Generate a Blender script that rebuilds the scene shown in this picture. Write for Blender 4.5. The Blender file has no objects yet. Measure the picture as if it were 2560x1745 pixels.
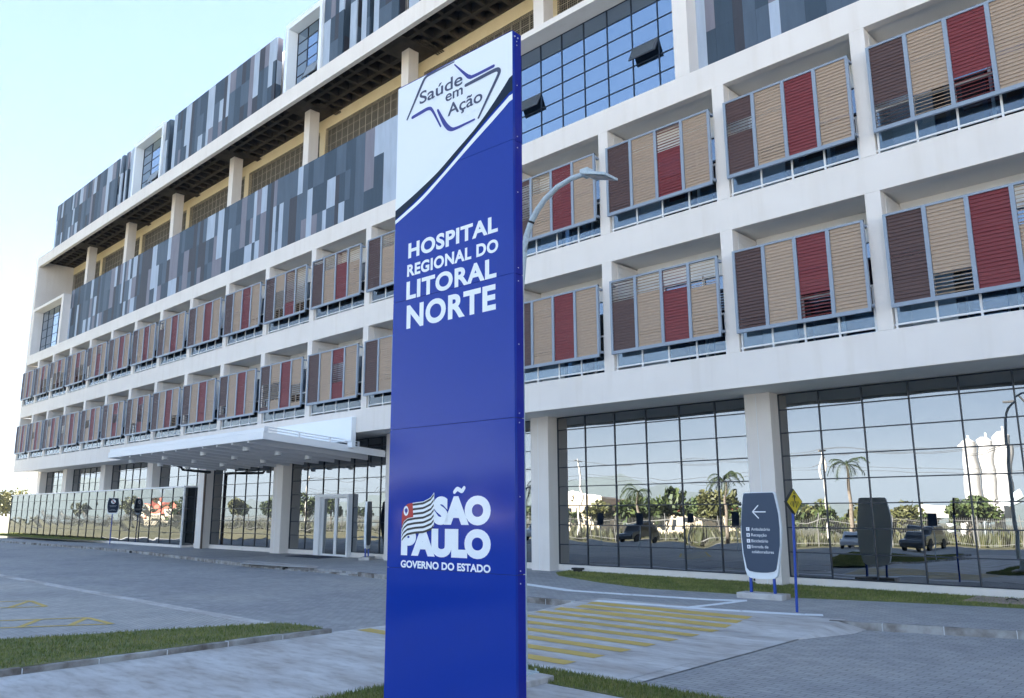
import bpy, bmesh, math, random
from math import sin, cos, pi, radians, sqrt, atan2
from mathutils import Vector, Matrix
random.seed(11)
sc = bpy.context.scene
COL = sc.collection

# ------------------------------------------------------------------ camera
CAM_H = 2.1
F_PX, YAW, PITCH, ROLL = 1994.289, -0.7624, 0.1979, -0.0055
d = Vector((sin(YAW)*cos(PITCH), cos(YAW)*cos(PITCH), sin(PITCH)))
r0 = Vector((cos(YAW), -sin(YAW), 0)); u0 = r0.cross(d)
cr, sr = cos(ROLL), sin(ROLL)
rv = r0*cr + u0*sr; uv = u0*cr - r0*sr
cam = bpy.data.objects.new('camera', bpy.data.cameras.new('camera')); COL.objects.link(cam)
cam.matrix_world = Matrix(((rv.x, uv.x, -d.x, 0), (rv.y, uv.y, -d.y, 0), (rv.z, uv.z, -d.z, CAM_H), (0, 0, 0, 1)))
cam.data.sensor_width = 36; cam.data.lens = 36*F_PX/2560
cam.data.clip_start = 0.1; cam.data.clip_end = 20000
sc.camera = cam
# ------------------------------------------------------------------ sky, sun, exposure
SUN_EL, SUN_AZ = radians(31.5), radians(-16)      # azimuth from +Y towards +X: behind the building, to the left
w = bpy.data.worlds.new('World'); sc.world = w; w.use_nodes = True
nt = w.node_tree; bg = nt.nodes['Background']
sky = nt.nodes.new('ShaderNodeTexSky'); sky.sky_type = 'NISHITA'; sky.sun_disc = False
sky.sun_elevation = SUN_EL; sky.sun_rotation = SUN_AZ
sky.air_density = 1.0; sky.dust_density = 0.8; sky.ozone_density = 1.5; sky.altitude = 0
gm = nt.nodes.new('ShaderNodeGamma'); gm.inputs[1].default_value = 0.36       # soft camera-like roll-off of the sky's range
nt.links.new(sky.outputs[0], gm.inputs[0]); tn = nt.nodes.new('ShaderNodeMix'); tn.data_type = 'RGBA'; tn.blend_type = 'MULTIPLY'; tn.inputs[0].default_value = 1; tn.inputs[7].default_value = (0.275, 0.425, 0.66, 1)
nt.links.new(gm.outputs[0], tn.inputs[6]); nt.links.new(tn.outputs[2], bg.inputs[0]); bg.inputs[1].default_value = 0.05
sl = bpy.data.lights.new('sun', 'SUN'); sl.energy = 3.9; sl.angle = radians(0.55); sl.color = (1, 0.93, 0.83)
so = bpy.data.objects.new('sun', sl); COL.objects.link(so)
sdir = Vector((sin(SUN_AZ)*cos(SUN_EL), cos(SUN_AZ)*cos(SUN_EL), sin(SUN_EL)))
so.rotation_euler = sdir.to_track_quat('Z', 'Y').to_euler(); so.location = (-20, 60, 60)
sc.view_settings.view_transform = 'Standard'; sc.view_settings.look = 'None'
sc.view_settings.exposure = 4.5; sc.view_settings.gamma = 1
sc.cycles.max_bounces = 8; sc.cycles.glossy_bounces = 4; sc.cycles.transparent_max_bounces = 8
sc.cycles.use_denoising = True

# ------------------------------------------------------------------ materials
MATS = {}
def mat(name, col, rough=0.6, metal=0.0, spec=0.5, coat=0.0):
    m = bpy.data.materials.new(name); m.use_nodes = True
    b = m.node_tree.nodes['Principled BSDF']
    b.inputs['Base Color'].default_value = (*col, 1); b.inputs['Roughness'].default_value = rough
    b.inputs['Metallic'].default_value = metal; b.inputs['Specular IOR Level'].default_value = spec
    b.inputs['Coat Weight'].default_value = coat; b.inputs['Coat Roughness'].default_value = 0.06
    MATS[name] = m
    return m
def N(m, t, **kw):
    n = m.node_tree.nodes.new(t)
    for k, v in kw.items(): setattr(n, k, v)
    return n
def L(m, a, b): m.node_tree.links.new(a, b)
def coords(m, scale=(1, 1, 1), obj=False):
    g = N(m, 'ShaderNodeNewGeometry') if not obj else N(m, 'ShaderNodeTexCoord')
    mp = N(m, 'ShaderNodeMapping'); mp.inputs['Scale'].default_value = scale
    L(m, g.outputs['Position' if not obj else 'Object'], mp.inputs[0])
    return mp.outputs[0]
def noise(m, scale, detail=4, vec=None, rough=0.55):
    n = N(m, 'ShaderNodeTexNoise'); n.inputs['Scale'].default_value = scale
    n.inputs['Detail'].default_value = detail; n.inputs['Roughness'].default_value = rough
    L(m, vec if vec is not None else coords(m), n.inputs['Vector'])
    return n.outputs['Fac']
def ramp(m, fac, stops, interp='LINEAR'):
    r = N(m, 'ShaderNodeValToRGB'); r.color_ramp.interpolation = interp
    e = r.color_ramp.elements
    while len(e) > 1: e.remove(e[-1])
    e[0].position = stops[0][0]; e[0].color = (*stops[0][1], 1)
    for p, c in stops[1:]:
        x = e.new(p); x.color = (*c, 1)
    L(m, fac, r.inputs[0])
    return r.outputs[0]
def mixc(m, a, b, fac, mode='MIX'):
    x = N(m, 'ShaderNodeMix', data_type='RGBA', blend_type=mode)
    for sock, v in ((x.inputs[0], fac), (x.inputs[6], a), (x.inputs[7], b)):
        if hasattr(v, 'type') and hasattr(v, 'is_output'): L(m, v, sock)
        elif isinstance(v, (int, float)): sock.default_value = v
        else: sock.default_value = (*v, 1)
    return x.outputs[2]
def base(m, out): L(m, out, m.node_tree.nodes['Principled BSDF'].inputs['Base Color'])
def bump(m, h, strength=0.3, dist=0.01):
    b = N(m, 'ShaderNodeBump'); b.inputs['Strength'].default_value = strength; b.inputs['Distance'].default_value = dist
    L(m, h, b.inputs['Height']); L(m, b.outputs[0], m.node_tree.nodes['Principled BSDF'].inputs['Normal'])
def speckled(name, c1, c2, scale=3, rough=0.7, bumpk=0.0, spec=0.4, vec=(1, 1, 1), lo=.35, hi=.65, fine=0.0):
    m = mat(name, c1, rough, spec=spec)
    f = noise(m, scale, 6, coords(m, vec))
    c = ramp(m, f, [(lo, c1), (hi, c2)])
    if fine:
        f2 = noise(m, 60, 3)
        c = mixc(m, c, ramp(m, f2, [(.3, (1-fine,)*3), (.7, (1+fine,)*3)]), 1.0, 'MULTIPLY')
    base(m, c)
    if bumpk: bump(m, noise(m, scale*12, 5), bumpk, 0.01)
    return m

# painted render: off-white with faint streaks below edges
M_wall = mat('off_white_paint', (0.80, 0.75, 0.70), 0.75, spec=0.3)
f = noise(M_wall, 0.9, 6); s = noise(M_wall, 1.0, 5, coords(M_wall, (3.5, 3.5, 0.25)))
c = ramp(M_wall, f, [(.3, (0.77, 0.72, 0.67)), (.7, (0.82, 0.77, 0.72))])
base(M_wall, mixc(M_wall, c, ramp(M_wall, s, [(.30, (.955, .945, .93)), (.48, (1, 1, 1))]), 1.0, 'MULTIPLY'))
bump(M_wall, noise(M_wall, 35, 4), 0.12, 0.01)
M_cream = speckled('cream_paint', (0.84, 0.70, 0.44), (0.88, 0.75, 0.50), 1.2)
M_white = mat('white_paint', (0.80, 0.81, 0.82), 0.45)
M_cream_wood = mat('siding', (0.72, 0.71, 0.70), 0.6)
def zgroove(m, pitch, dark=0.55, width=0.08, axis='Z'):
    g = N(m, 'ShaderNodeNewGeometry'); sx = N(m, 'ShaderNodeSeparateXYZ'); L(m, g.outputs['Position'], sx.inputs[0])
    a = N(m, 'ShaderNodeMath', operation='DIVIDE'); a.inputs[1].default_value = pitch; L(m, sx.outputs[axis], a.inputs[0])
    b = N(m, 'ShaderNodeMath', operation='FRACT'); L(m, a.outputs[0], b.inputs[0])
    c = N(m, 'ShaderNodeMath', operation='GREATER_THAN'); c.inputs[1].default_value = width; L(m, b.outputs[0], c.inputs[0])
    return c.outputs[0]
bump(M_cream_wood, zgroove(M_cream_wood, 0.2, width=.07), 0.9, 0.03)
M_joint = mat('block_joint', (0.34, 0.30, 0.235), .85)
M_void = mat('painted_void_shade', (0.02, 0.018, 0.016), .9)
M_ceil = speckled('balcony_ceiling_paint', (0.78, 0.76, 0.73), (0.82, 0.80, 0.77), 1.0)
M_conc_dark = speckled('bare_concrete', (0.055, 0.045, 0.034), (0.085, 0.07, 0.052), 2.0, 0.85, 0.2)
M_alu = mat('grey_aluminium', (0.26, 0.31, 0.38), 0.4, 0.0, 0.5)
M_slat = {}
for k, c in dict(brown=(0.088, 0.046, 0.038), tan=(0.39, 0.285, 0.20), red=(0.18, 0.026, 0.027)).items():
    m = mat('slat_'+k, c, 0.5)
    f = noise(m, 9, 3, coords(m, (1, 1, 12)))
    base(m, ramp(m, f, [(.3, tuple(x*.86 for x in c)), (.7, tuple(min(1, x*1.12) for x in c))]))
    M_slat[k] = m
def mirror(name, col, k=0.0, scale=0.55, rough=0.0):
    m = mat(name, col, rough, 1.0)
    if k: bump(m, noise(m, scale, 1, coords(m, (1, 1, 0.8))), k, 1.0)
    return m
M_glass = mirror('reflective_glazing', (0.28, 0.29, 0.30))
M_glass2 = mirror('reflective_annex_glazing', (0.20, 0.215, 0.225))
M_blueglass = mirror('blue_glazing', (0.33, 0.42, 0.53), 0.004, 0.5)
M_balglass = mirror('balcony_glazing', (0.20, 0.25, 0.32), 0.006, 0.5)
M_rail = bpy.data.materials.new('railing_glass'); M_rail.use_nodes = True
t = M_rail.node_tree; t.nodes.clear()
o = t.nodes.new('ShaderNodeOutputMaterial'); tr = t.nodes.new('ShaderNodeBsdfTransparent'); gl = t.nodes.new('ShaderNodeBsdfGlossy'); mx = t.nodes.new('ShaderNodeMixShader'); fr = t.nodes.new('ShaderNodeLayerWeight')
fr.inputs[0].default_value = 0.28; tr.inputs[0].default_value = (.60, .70, .77, 1); gl.inputs['Roughness'].default_value = 0.0; gl.inputs[0].default_value = (.8, .88, .95, 1)
ad = t.nodes.new('ShaderNodeMath'); ad.operation = 'ADD'; ad.use_clamp = True; ad.inputs[1].default_value = .12; t.links.new(fr.outputs['Fresnel'], ad.inputs[0]); t.links.new(ad.outputs[0], mx.inputs[0]); t.links.new(tr.outputs[0], mx.inputs[1]); t.links.new(gl.outputs[0], mx.inputs[2]); t.links.new(mx.outputs[0], o.inputs[0])
M_dark = mat('dark_mullion', (0.012, 0.02, 0.035), 0.35)
M_canopy = mat('canopy_grey', (0.66, 0.67, 0.69), .5)
M_sash = mat('sash_grey', (0.075, 0.085, 0.10), .4)
M_black = mat('black_rubber', (0.012, 0.012, 0.012), 0.6)
M_galv = speckled('galvanised_steel', (0.42, 0.50, 0.53), (0.55, 0.62, 0.65), 40, 0.42, 0, 0.6)
# corrugated cladding: colour picked per panel
M_clad = mat('corrugated_cladding', (.2, .2, .2), 0.55, spec=.3)
g = N(M_clad, 'ShaderNodeNewGeometry')
cl = ramp(M_clad, g.outputs['Random Per Island'], [(0, (0.045, 0.070, 0.100)), (.27, (0.048, 0.050, 0.062)), (.39, (0.40, 0.47, 0.57)), (.64, (0.20, 0.195, 0.235)), (.78, (0.080, 0.112, 0.155))], 'CONSTANT')
fn = noise(M_clad, 4, 4, coords(M_clad, (1, 1, .2)))
base(M_clad, mixc(M_clad, cl, ramp(M_clad, fn, [(.3, (.9, .9, .9)), (.7, (1.08, 1.08, 1.08))]), 1.0, 'MULTIPLY'))
bump(M_clad, zgroove(M_clad, 0.10, width=.14, axis='X'), 0.5, 0.02)
# breeze blocks: a grid of small holes cut through
M_brz = mat('breeze_block', (0.20, 0.175, 0.135), 0.85)
g = N(M_brz, 'ShaderNodeNewGeometry'); sx = N(M_brz, 'ShaderNodeSeparateXYZ'); L(M_brz, g.outputs['Position'], sx.inputs[0])
def fr_gt(axis, p, th):
    a = N(M_brz, 'ShaderNodeMath', operation='DIVIDE'); a.inputs[1].default_value = p; L(M_brz, sx.outputs[axis], a.inputs[0])
    b = N(M_brz, 'ShaderNodeMath', operation='FRACT'); L(M_brz, a.outputs[0], b.inputs[0])
    c = N(M_brz, 'ShaderNodeMath', operation='GREATER_THAN'); c.inputs[1].default_value = th; L(M_brz, b.outputs[0], c.inputs[0])
    return c.outputs[0]
hole = None
for v in (fr_gt('X', .1, .30), fr_gt('Z', .1, .30)):
    if hole is None: hole = v
    else:
        q = N(M_brz, 'ShaderNodeMath', operation='MULTIPLY'); L(M_brz, hole, q.inputs[0]); L(M_brz, v, q.inputs[1]); hole = q.outputs[0]
q = N(M_brz, 'ShaderNodeMath', operation='SUBTRACT'); q.inputs[0].default_value = 1; L(M_brz, hole, q.inputs[1])
L(M_brz, q.outputs[0], M_brz.node_tree.nodes['Principled BSDF'].inputs['Alpha'])

def paver(name, c1, c2, mortar, bw=0.22, rot=0.0, rough=0.8):
    m = mat(name, c1, rough, spec=0.3)
    g = N(m, 'ShaderNodeNewGeometry'); mp = N(m, 'ShaderNodeMapping'); mp.inputs['Rotation'].default_value = (0, 0, rot)
    L(m, g.outputs['Position'], mp.inputs[0])
    b = N(m, 'ShaderNodeTexBrick'); b.inputs['Scale'].default_value = 1; b.inputs['Brick Width'].default_value = bw; b.inputs['Row Height'].default_value = bw/2
    b.inputs['Mortar Size'].default_value = 0.007; b.inputs['Mortar Smooth'].default_value = .3
    b.inputs['Color1'].default_value = (*c1, 1); b.inputs['Color2'].default_value = (*c2, 1); b.inputs['Mortar'].default_value = (*mortar, 1)
    L(m, mp.outputs[0], b.inputs[0])
    big = noise(m, 0.22, 6, mp.outputs[0]); mid = noise(m, 2.2, 5)
    c = mixc(m, b.outputs[0], ramp(m, big, [(.3, (.80, .81, .84)), (.5, (1, 1, 1)), (.7, (1.16, 1.13, 1.08))]), 1, 'MULTIPLY')
    c = mixc(m, c, ramp(m, mid, [(.3, (.9, .9, .9)), (.7, (1.1, 1.1, 1.1))]), 1, 'MULTIPLY')
    # dark open corners where blocks meet
    v = N(m, 'ShaderNodeTexVoronoi'); v.inputs['Scale'].default_value = 4.3; L(m, mp.outputs[0], v.inputs['Vector'])
    c = mixc(m, c, ramp(m, v.outputs['Distance'], [(.05, (.55, .55, .57)), (.11, (1, 1, 1))]), 1, 'MULTIPLY')
    base(m, c); bump(m, b.outputs['Fac'], -0.5, 0.008)
    return m
M_pave = paver('road_pavers', (0.305, 0.305, 0.31), (0.365, 0.36, 0.36), (0.19, 0.188, 0.188), rot=.0)
M_pave_lot = paver('parking_pavers', (0.37, 0.36, 0.345), (0.43, 0.415, 0.395), (0.23, 0.22, 0.21), rot=.78)
M_pave_side = paver('sidewalk_pavers', (0.32, 0.32, 0.325), (0.38, 0.375, 0.375), (0.21, 0.208, 0.208), rot=.0)
M_conc = mat('pale_concrete', (.4, .4, .4), 0.85, spec=.3)
a = noise(M_conc, 0.7, 7, coords(M_conc, (1, 2.6, 1))); b_ = noise(M_conc, 2.8, 6, coords(M_conc, (1, 3, 1)))
c = ramp(M_conc, a, [(.32, (0.38, 0.34, 0.315)), (.48, (0.48, 0.46, 0.445)), (.66, (0.58, 0.57, 0.56))])
base(M_conc, mixc(M_conc, c, ramp(M_conc, b_, [(.33, (.82, .80, .78)), (.5, (1, 1, 1)), (.7, (1.08, 1.08, 1.08))]), 1, 'MULTIPLY')); bump(M_conc, noise(M_conc, 50, 4), .25, .004)
M_kerb = mat('kerb_concrete', (.35, .35, .35), 0.85, spec=.3)
a = noise(M_kerb, 2.3, 7)
base(M_kerb, ramp(M_kerb, a, [(.36, (0.13, 0.11, 0.095)), (.5, (0.27, 0.255, 0.24)), (.64, (0.40, 0.395, 0.385))])); bump(M_kerb, noise(M_kerb, 40, 4), .3, .006)
M_mortar = mat('mortar', (.62, .63, .64), .9)
def worn(name, c, under, th=.36, sc_=5):
    m = mat(name, c, 0.75, spec=.3)
    f = noise(m, sc_, 8, rough=.7)
    base(m, ramp(m, f, [(th-.05, under), (th+.03, c), (.7, tuple(min(1, x*1.08) for x in c))]))
    return m
M_yellow = worn('yellow_road_paint', (0.56, 0.40, 0.12), (0.42, 0.37, 0.27), .36, 3.2)
M_wpaint = worn('white_road_paint', (0.78, 0.80, 0.82), (0.33, 0.33, 0.34), .36)
M_soil = speckled('lawn_soil', (0.12, 0.15, 0.045), (0.19, 0.18, 0.08), 6, .95, .4)
M_blade = mat('grass_blades', (.05, .09, .02), 0.6, spec=.3)
g = N(M_blade, 'ShaderNodeNewGeometry'); big = noise(M_blade, 1.3, 4)
c = ramp(M_blade, g.outputs['Random Per Island'], [(0, (0.11, 0.145, 0.03)), (.45, (0.18, 0.215, 0.05)), (.8, (0.24, 0.25, 0.085)), (1, (0.33, 0.28, 0.15))])
base(M_blade, mixc(M_blade, c, ramp(M_blade, big, [(.35, (.72, .8, .7)), (.65, (1.25, 1.15, 1.1))]), 1, 'MULTIPLY'))
M_field = speckled("dry_field", (0.04, 0.042, 0.02), (0.075, 0.068, 0.034), .12, .95)
def leafmat(name, a, b):
    m = mat(name, a, 0.55, spec=.3)
    g = N(m, 'ShaderNodeNewGeometry')
    base(m, ramp(m, g.outputs['Random Per Island'], [(0, tuple(x*.6 for x in a)), (.5, a), (1, b)]))
    return m
M_leaf = leafmat('tree_leaf', (0.04, 0.062, 0.018), (0.075, 0.09, 0.028))
M_leaf_y = leafmat('dry_leaf', (0.065, 0.07, 0.022), (0.11, 0.105, 0.04))
M_leaf_lit = leafmat('leaf_painted_sunlit', (0.15, 0.15, 0.045), (0.28, 0.25, 0.09))  # sunlight on the far-left tree put into a brighter leaf colour
M_palm = leafmat('palm_leaf', (0.022, 0.035, 0.014), (0.045, 0.06, 0.022))
M_bark = speckled('bark', (0.10, 0.08, 0.06), (0.19, 0.16, 0.13), 8, .9)
M_hill = speckled('hill_forest', (0.035, 0.055, 0.04), (0.05, 0.07, 0.05), .01, .95)
M_blue = mat('sign_blue', (0.005, 0.034, 0.31), 0.10, spec=0.34)
M_bluedge = mat('sign_edge_blue', (0.006, 0.014, 0.24), 0.25, spec=.3)
M_navy = mat('sign_navy', (0.005, 0.015, 0.035), 0.4, spec=.2)
M_swhite = mat('sign_white', (0.82, 0.86, 0.89), 0.3, coat=.3)
M_slate = mat('sign_slate', (0.035, 0.060, 0.105), 0.45)
M_slate_txt = mat('logo_slate', (0.045, 0.055, 0.11), .4)
M_logo_blue = mat('logo_blue', (0.03, 0.035, 0.26), .4)
M_flag_red = mat('flag_red', (0.42, 0.03, 0.025), .4)
M_flag_black = mat('flag_black', (0.02, 0.02, 0.022), .4)
M_pole_blue = mat('blue_pole_paint', (0.012, 0.06, 0.34), 0.35)
M_signyellow = mat('warning_yellow', (0.62, 0.47, 0.03), .4)
M_pipe = mat('black_pipe', (0.015, 0.014, 0.013), .35)
M_brownpipe = mat('brown_downpipe', (0.11, 0.075, 0.055), .5)
M_mat = mat('blue_door_mat', (0.012, 0.02, 0.045), .95)
M_lid = speckled('reddish_concrete', (0.33, 0.25, 0.21), (0.40, 0.31, 0.27), 6, .9)
M_roof = speckled('red_roof_tile', (0.38, 0.09, 0.055), (0.48, 0.13, 0.08), 3, .8)
M_plaster = speckled('cream_plaster', (0.42, 0.35, 0.25), (0.50, 0.43, 0.32), .6, .8)
M_silo = speckled('silo_white', (0.34, 0.33, 0.315), (0.40, 0.39, 0.38), .4, .5)
M_siloy = mat('silo_yellow', (0.42, 0.29, 0.04), .5)
M_carw = mat('car_white', (.75, .76, .78), .25, coat=1); M_carg = mat('car_grey', (.045, .05, .055), .25, coat=1); M_carwin = mat('car_glass', (.01, .012, .015), .08)
M_wood = speckled('pole_concrete', (0.45, 0.42, 0.38), (0.55, 0.52, 0.47), 2, .9)
M_fence = mat('fence_grey', (.10, .10, .095), .6)
M_wire = mat('wire', (.03, .03, .03), .6)

# ------------------------------------------------------------------ mesh helpers
class MB:
    def __init__(s): s.v = []; s.f = []; s.m = []; s.mats = []
    def mi(s, m):
        if m not in s.mats: s.mats.append(m)
        return s.mats.index(m)
    def add(s, vs, fs, m=None):
        k = len(s.v); s.v += [tuple(p) for p in vs]; s.f += [tuple(k+i for i in f) for f in fs]
        s.m += [s.mi(m) if m else 0]*len(fs); return s
    def box(s, x0, x1, y0, y1, z0, z1, m=None):
        x0, x1 = min(x0, x1), max(x0, x1); y0, y1 = min(y0, y1), max(y0, y1); z0, z1 = min(z0, z1), max(z0, z1)
        return s.add([(x0,y0,z0),(x1,y0,z0),(x1,y1,z0),(x0,y1,z0),(x0,y0,z1),(x1,y0,z1),(x1,y1,z1),(x0,y1,z1)],
                     [(0,3,2,1),(4,5,6,7),(0,1,5,4),(1,2,6,5),(2,3,7,6),(3,0,4,7)], m)
    def prism(s, poly, z0, z1, m=None):
        n = len(poly)
        A = sum(poly[i][0]*poly[(i+1) % n][1]-poly[(i+1) % n][0]*poly[i][1] for i in range(n))
        if A < 0: poly = poly[::-1]
        return s.add([(x, y, z0) for x, y in poly]+[(x, y, z1) for x, y in poly],
                     [tuple(range(n))[::-1], tuple(range(n, 2*n))]+[(i, (i+1) % n, n+(i+1) % n, n+i) for i in range(n)], m)
    def plate(s, poly, y0, y1, m=None):
        # outline in x,z pushed from y0 (front) to y1
        n = len(poly)
        A = sum(poly[i][0]*poly[(i+1) % n][1]-poly[(i+1) % n][0]*poly[i][1] for i in range(n))
        if A < 0: poly = poly[::-1]
        return s.add([(x, y0, z) for x, z in poly]+[(x, y1, z) for x, z in poly],
                     [tuple(range(n)), tuple(range(n, 2*n))[::-1]]+[(i, n+i, n+(i+1) % n, (i+1) % n) for i in range(n)], m)
    def tube(s, pts, r, seg=10, m=None, cap=True):
        pts = [Vector(p) for p in pts]; rs = r if isinstance(r, (list, tuple)) else [r]*len(pts)
        k = len(s.v); vs = []
        up = Vector((0, 0, 1))
        for i, p in enumerate(pts):
            t = (pts[min(i+1, len(pts)-1)]-pts[max(i-1, 0)]).normalized()
            a = t.cross(up if abs(t.z) < .95 else Vector((0, 1, 0))).normalized(); b = t.cross(a).normalized()
            for j in range(seg):
                q = 2*pi*j/seg; vs.append(p+a*cos(q)*rs[i]+b*sin(q)*rs[i])
        fs = []
        for i in range(len(pts)-1):
            for j in range(seg):
                fs.append((i*seg+j, i*seg+(j+1) % seg, (i+1)*seg+(j+1) % seg, (i+1)*seg+j))
        if cap: fs += [tuple(range(seg))[::-1], tuple((len(pts)-1)*seg+j for j in range(seg))]
        return s.add(vs, fs, m)
    def cyl(s, x, y, z0, z1, r, r1=None, seg=16, m=None): return s.tube([(x, y, z0), (x, y, z1)], [r, r if r1 is None else r1], seg, m)
    def build(s, name, m=None, parent=None, bevel=0, smooth=False):
        me = bpy.data.meshes.new(name)
        o = Vector((0, 0, 0))
        R = None
        if parent is not None:
            root = parent
            mw = world_of(parent); inv = mw.inverted()
            vs = [inv @ Vector(p) for p in s.v]
        else: vs = s.v
        me.from_pydata([tuple(p) for p in vs], [], s.f)
        ms = s.mats if s.mats else [m]
        for q in ms: me.materials.append(q)
        if s.mats: me.polygons.foreach_set('material_index', s.m)
        if smooth: me.polygons.foreach_set('use_smooth', [True]*len(me.polygons))
        me.update()
        ob = bpy.data.objects.new(name, me); COL.objects.link(ob)
        if smooth: me.set_sharp_from_angle(angle=radians(40))
        if parent is not None: ob.parent = parent
        if bevel:
            bv = ob.modifiers.new('bevel', 'BEVEL'); bv.width = bevel; bv.segments = 2; bv.limit_method = 'ANGLE'
        return ob
def world_of(o):
    m = o.matrix_basis.copy()
    while o.parent is not None:
        o = o.parent; m = o.matrix_basis @ m
    return m
def tag(o, label, cat, group=None):
    o['label'] = label; o['category'] = cat
    if group: o['group'] = group
    return o
def thing(name, label, cat, loc=(0, 0, 0), rz=0, group=None):
    o = bpy.data.objects.new(name, None); COL.objects.link(o); o.location = loc; o.rotation_euler = (0, 0, rz); o.empty_display_size = .3
    return tag(o, label, cat, group)
def node(name, parent):
    o = bpy.data.objects.new(name, None); COL.objects.link(o); o.parent = parent; o.empty_display_size = .1
    return o
def struct(o, kind='structure'): o['kind'] = kind; return o
def text_shape(s, bold=0.0, track=1.0):
    cu = bpy.data.curves.new('t', 'FONT'); cu.body = s; cu.size = 1; cu.offset = bold; cu.space_character = track; cu.resolution_u = 6
    ob = bpy.data.objects.new('t', cu); COL.objects.link(ob)
    dg = bpy.context.evaluated_depsgraph_get(); dg.update()
    me = bpy.data.meshes.new_from_object(ob.evaluated_get(dg))
    vs = [(v.co.x, v.co.y) for v in me.vertices]; fs = [tuple(p.vertices) for p in me.polygons]
    bpy.data.objects.remove(ob); bpy.data.curves.remove(cu); bpy.data.meshes.remove(me)
    return vs, fs
def text_on(mb, s, x0, x1, z0, z1, y, bold=0.0, track=1.0, m=None, ref=None, slant=0.0):
    """letters laid in the x,z plane at depth y; z0..z1 is the span of ref (baseline to cap height)"""
    vs, fs = text_shape(s, bold, track)
    rv_, _ = text_shape(ref or 'H', bold)
    b0 = min(p[1] for p in rv_); b1 = max(p[1] for p in rv_); a0 = min(p[0] for p in vs); a1 = max(p[0] for p in vs)
    mb.add([(x0+(x1-x0)*(p[0]-a0)/(a1-a0), y, z0+(z1-z0)*(p[1]-b0)/(b1-b0)) for p in vs], fs, m)
def stroke(mb, pts, widths, y0, y1, m=None, sub=6):
    """round-ended painted stroke through x,z points"""
    P = [Vector((p[0], p[1])) for p in pts]; n = len(P)
    def cr_(t):
        i = min(int(t), n-2); u = t-i
        p0 = P[i-1] if i else P[0]*2-P[1]; p3 = P[i+2] if i+2 < n else P[-1]*2-P[-2]
        p1, p2 = P[i], P[i+1]
        a = .5
        return ((2*p1)+(p2-p0)*u+(2*p0-5*p1+4*p2-p3)*u*u+(3*p1-p0-3*p2+p3)*u**3)*a
    q = [cr_(i/sub) for i in range((n-1)*sub)]+[P[-1]]
    up, lo = [], []
    for i, p in enumerate(q):
        t = (q[min(i+1, len(q)-1)]-q[max(0, i-1)]).normalized(); nn = Vector((-t.y, t.x))
        f = i/(len(q)-1); k = f*(len(widths)-1); j = min(int(k), len(widths)-2); wd = (widths[j]+(widths[j+1]-widths[j])*(k-j))/2
        up.append(p+nn*wd); lo.append(p-nn*wd)
    def capp(c, a, b, k=5):
        out = []; v = a-c
        for i in range(1, k):
            an = -pi*i/k; out.append(c+Vector((v.x*cos(an)-v.y*sin(an), v.x*sin(an)+v.y*cos(an))))
        return out
    poly = up+capp(q[-1], up[-1], lo[-1])+lo[::-1]+capp(q[0], lo[0], up[0])
    k = len(poly); m0 = len(up)
    # quads along the stroke plus end fans
    vs = [(p.x, y0, p.y) for p in poly]+[(q[0].x, y0, q[0].y), (q[-1].x, y0, q[-1].y)]
    fs = []
    nc = 4
    loi = lambda i: m0+nc+(m0-1-i)
    for i in range(m0-1): fs.append((i, loi(i), loi(i+1), i+1))
    e1 = [m0-1]+[m0+i for i in range(nc)]+[loi(m0-1)]
    e0 = [loi(0)]+[m0+nc+m0+i for i in range(nc)]+[0]
    for e, cidx in ((e1, k+1), (e0, k)):
        for i in range(len(e)-1): fs.append((cidx, e[i], e[i+1]))
    mb.add(vs, fs, m)

# ================================================================== THE HOSPITAL
F = 18.5
L1, L2, L3, L4, L5, L6, L8, L9 = 5.09, 6.005, 9.30, 10.197, 13.489, 14.238, 21.63, 22.43
XE = -71.4; XR = 34.0
CX = [33.6, 29.7, 25.7, 21.6, 17.6, 13.5, 9.5, 5.45, 1.55, -2.35, -6.2, -9.97, -13.92, -17.9, -21.9, -25.94, -30.0, -34.0, -38.0, -42.1, -45.95, -49.65, -53.45, -57.25, -61.12, -64.8, -68.25, XE]
CW = 0.35
H = thing('hospital_building', 'long off-white multi-storey hospital with coloured louvre screens and patchwork grey cladding', 'hospital', (-30, F, 0))

mb = MB(); mb.box(XE, XR, 21.35, 42, 5.2, 22.0); mb.box(-66.0, XR, 21.35, 42, 0.0, 5.2); mb.box(-69.0, XR, 19.4, 42, 22.6, 25.9)
mb.build('main_block', M_wall, H)
for z0, z1 in ((L1, L2), (L3, L4), (L5, L6)):
    mb = MB(); mb.box(XE, XR, F, F+.26, z0, z1); mb.build('floor_band', M_wall, H, bevel=.012)
mb = MB()
mb.box(XE+.02, XR-.02, F+.26, 21.4, L1+.06, L2-.06); mb.build('ground_soffit', M_ceil, H)
for z0, z1 in ((L3, L4), (L5, L6)):
    mb = MB(); mb.box(XE+.02, XR-.02, F+.26, 21.4, z0+.05, z1-.06); mb.build('balcony_ceiling', M_ceil, H)
mb = MB(); mb.box(XE, XR, F, F+.22, L8, L9); mb.build('cornice_band', M_wall, H, bevel=.012)
# piers between the balconies (two rows)
for row, (za, zb) in enumerate(((L2, L3), (L4, L5))):
    for x in CX[:-1]:
        mb = MB(); mb.box(x, x+CW, F, 19.85, za, zb, M_wall)
        mb.box(x-.012, x, F+.3, 19.84, za+.02, zb-.02, M_cream_wood); mb.box(x+CW, x+CW+.012, F+.3, 19.84, za+.02, zb-.02, M_cream_wood)
        mb.build('pier', None, H)
    mb = MB(); mb.box(XE, XE+.35, F, 19.85, za, zb); mb.build('pier', M_wall, H)
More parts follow.
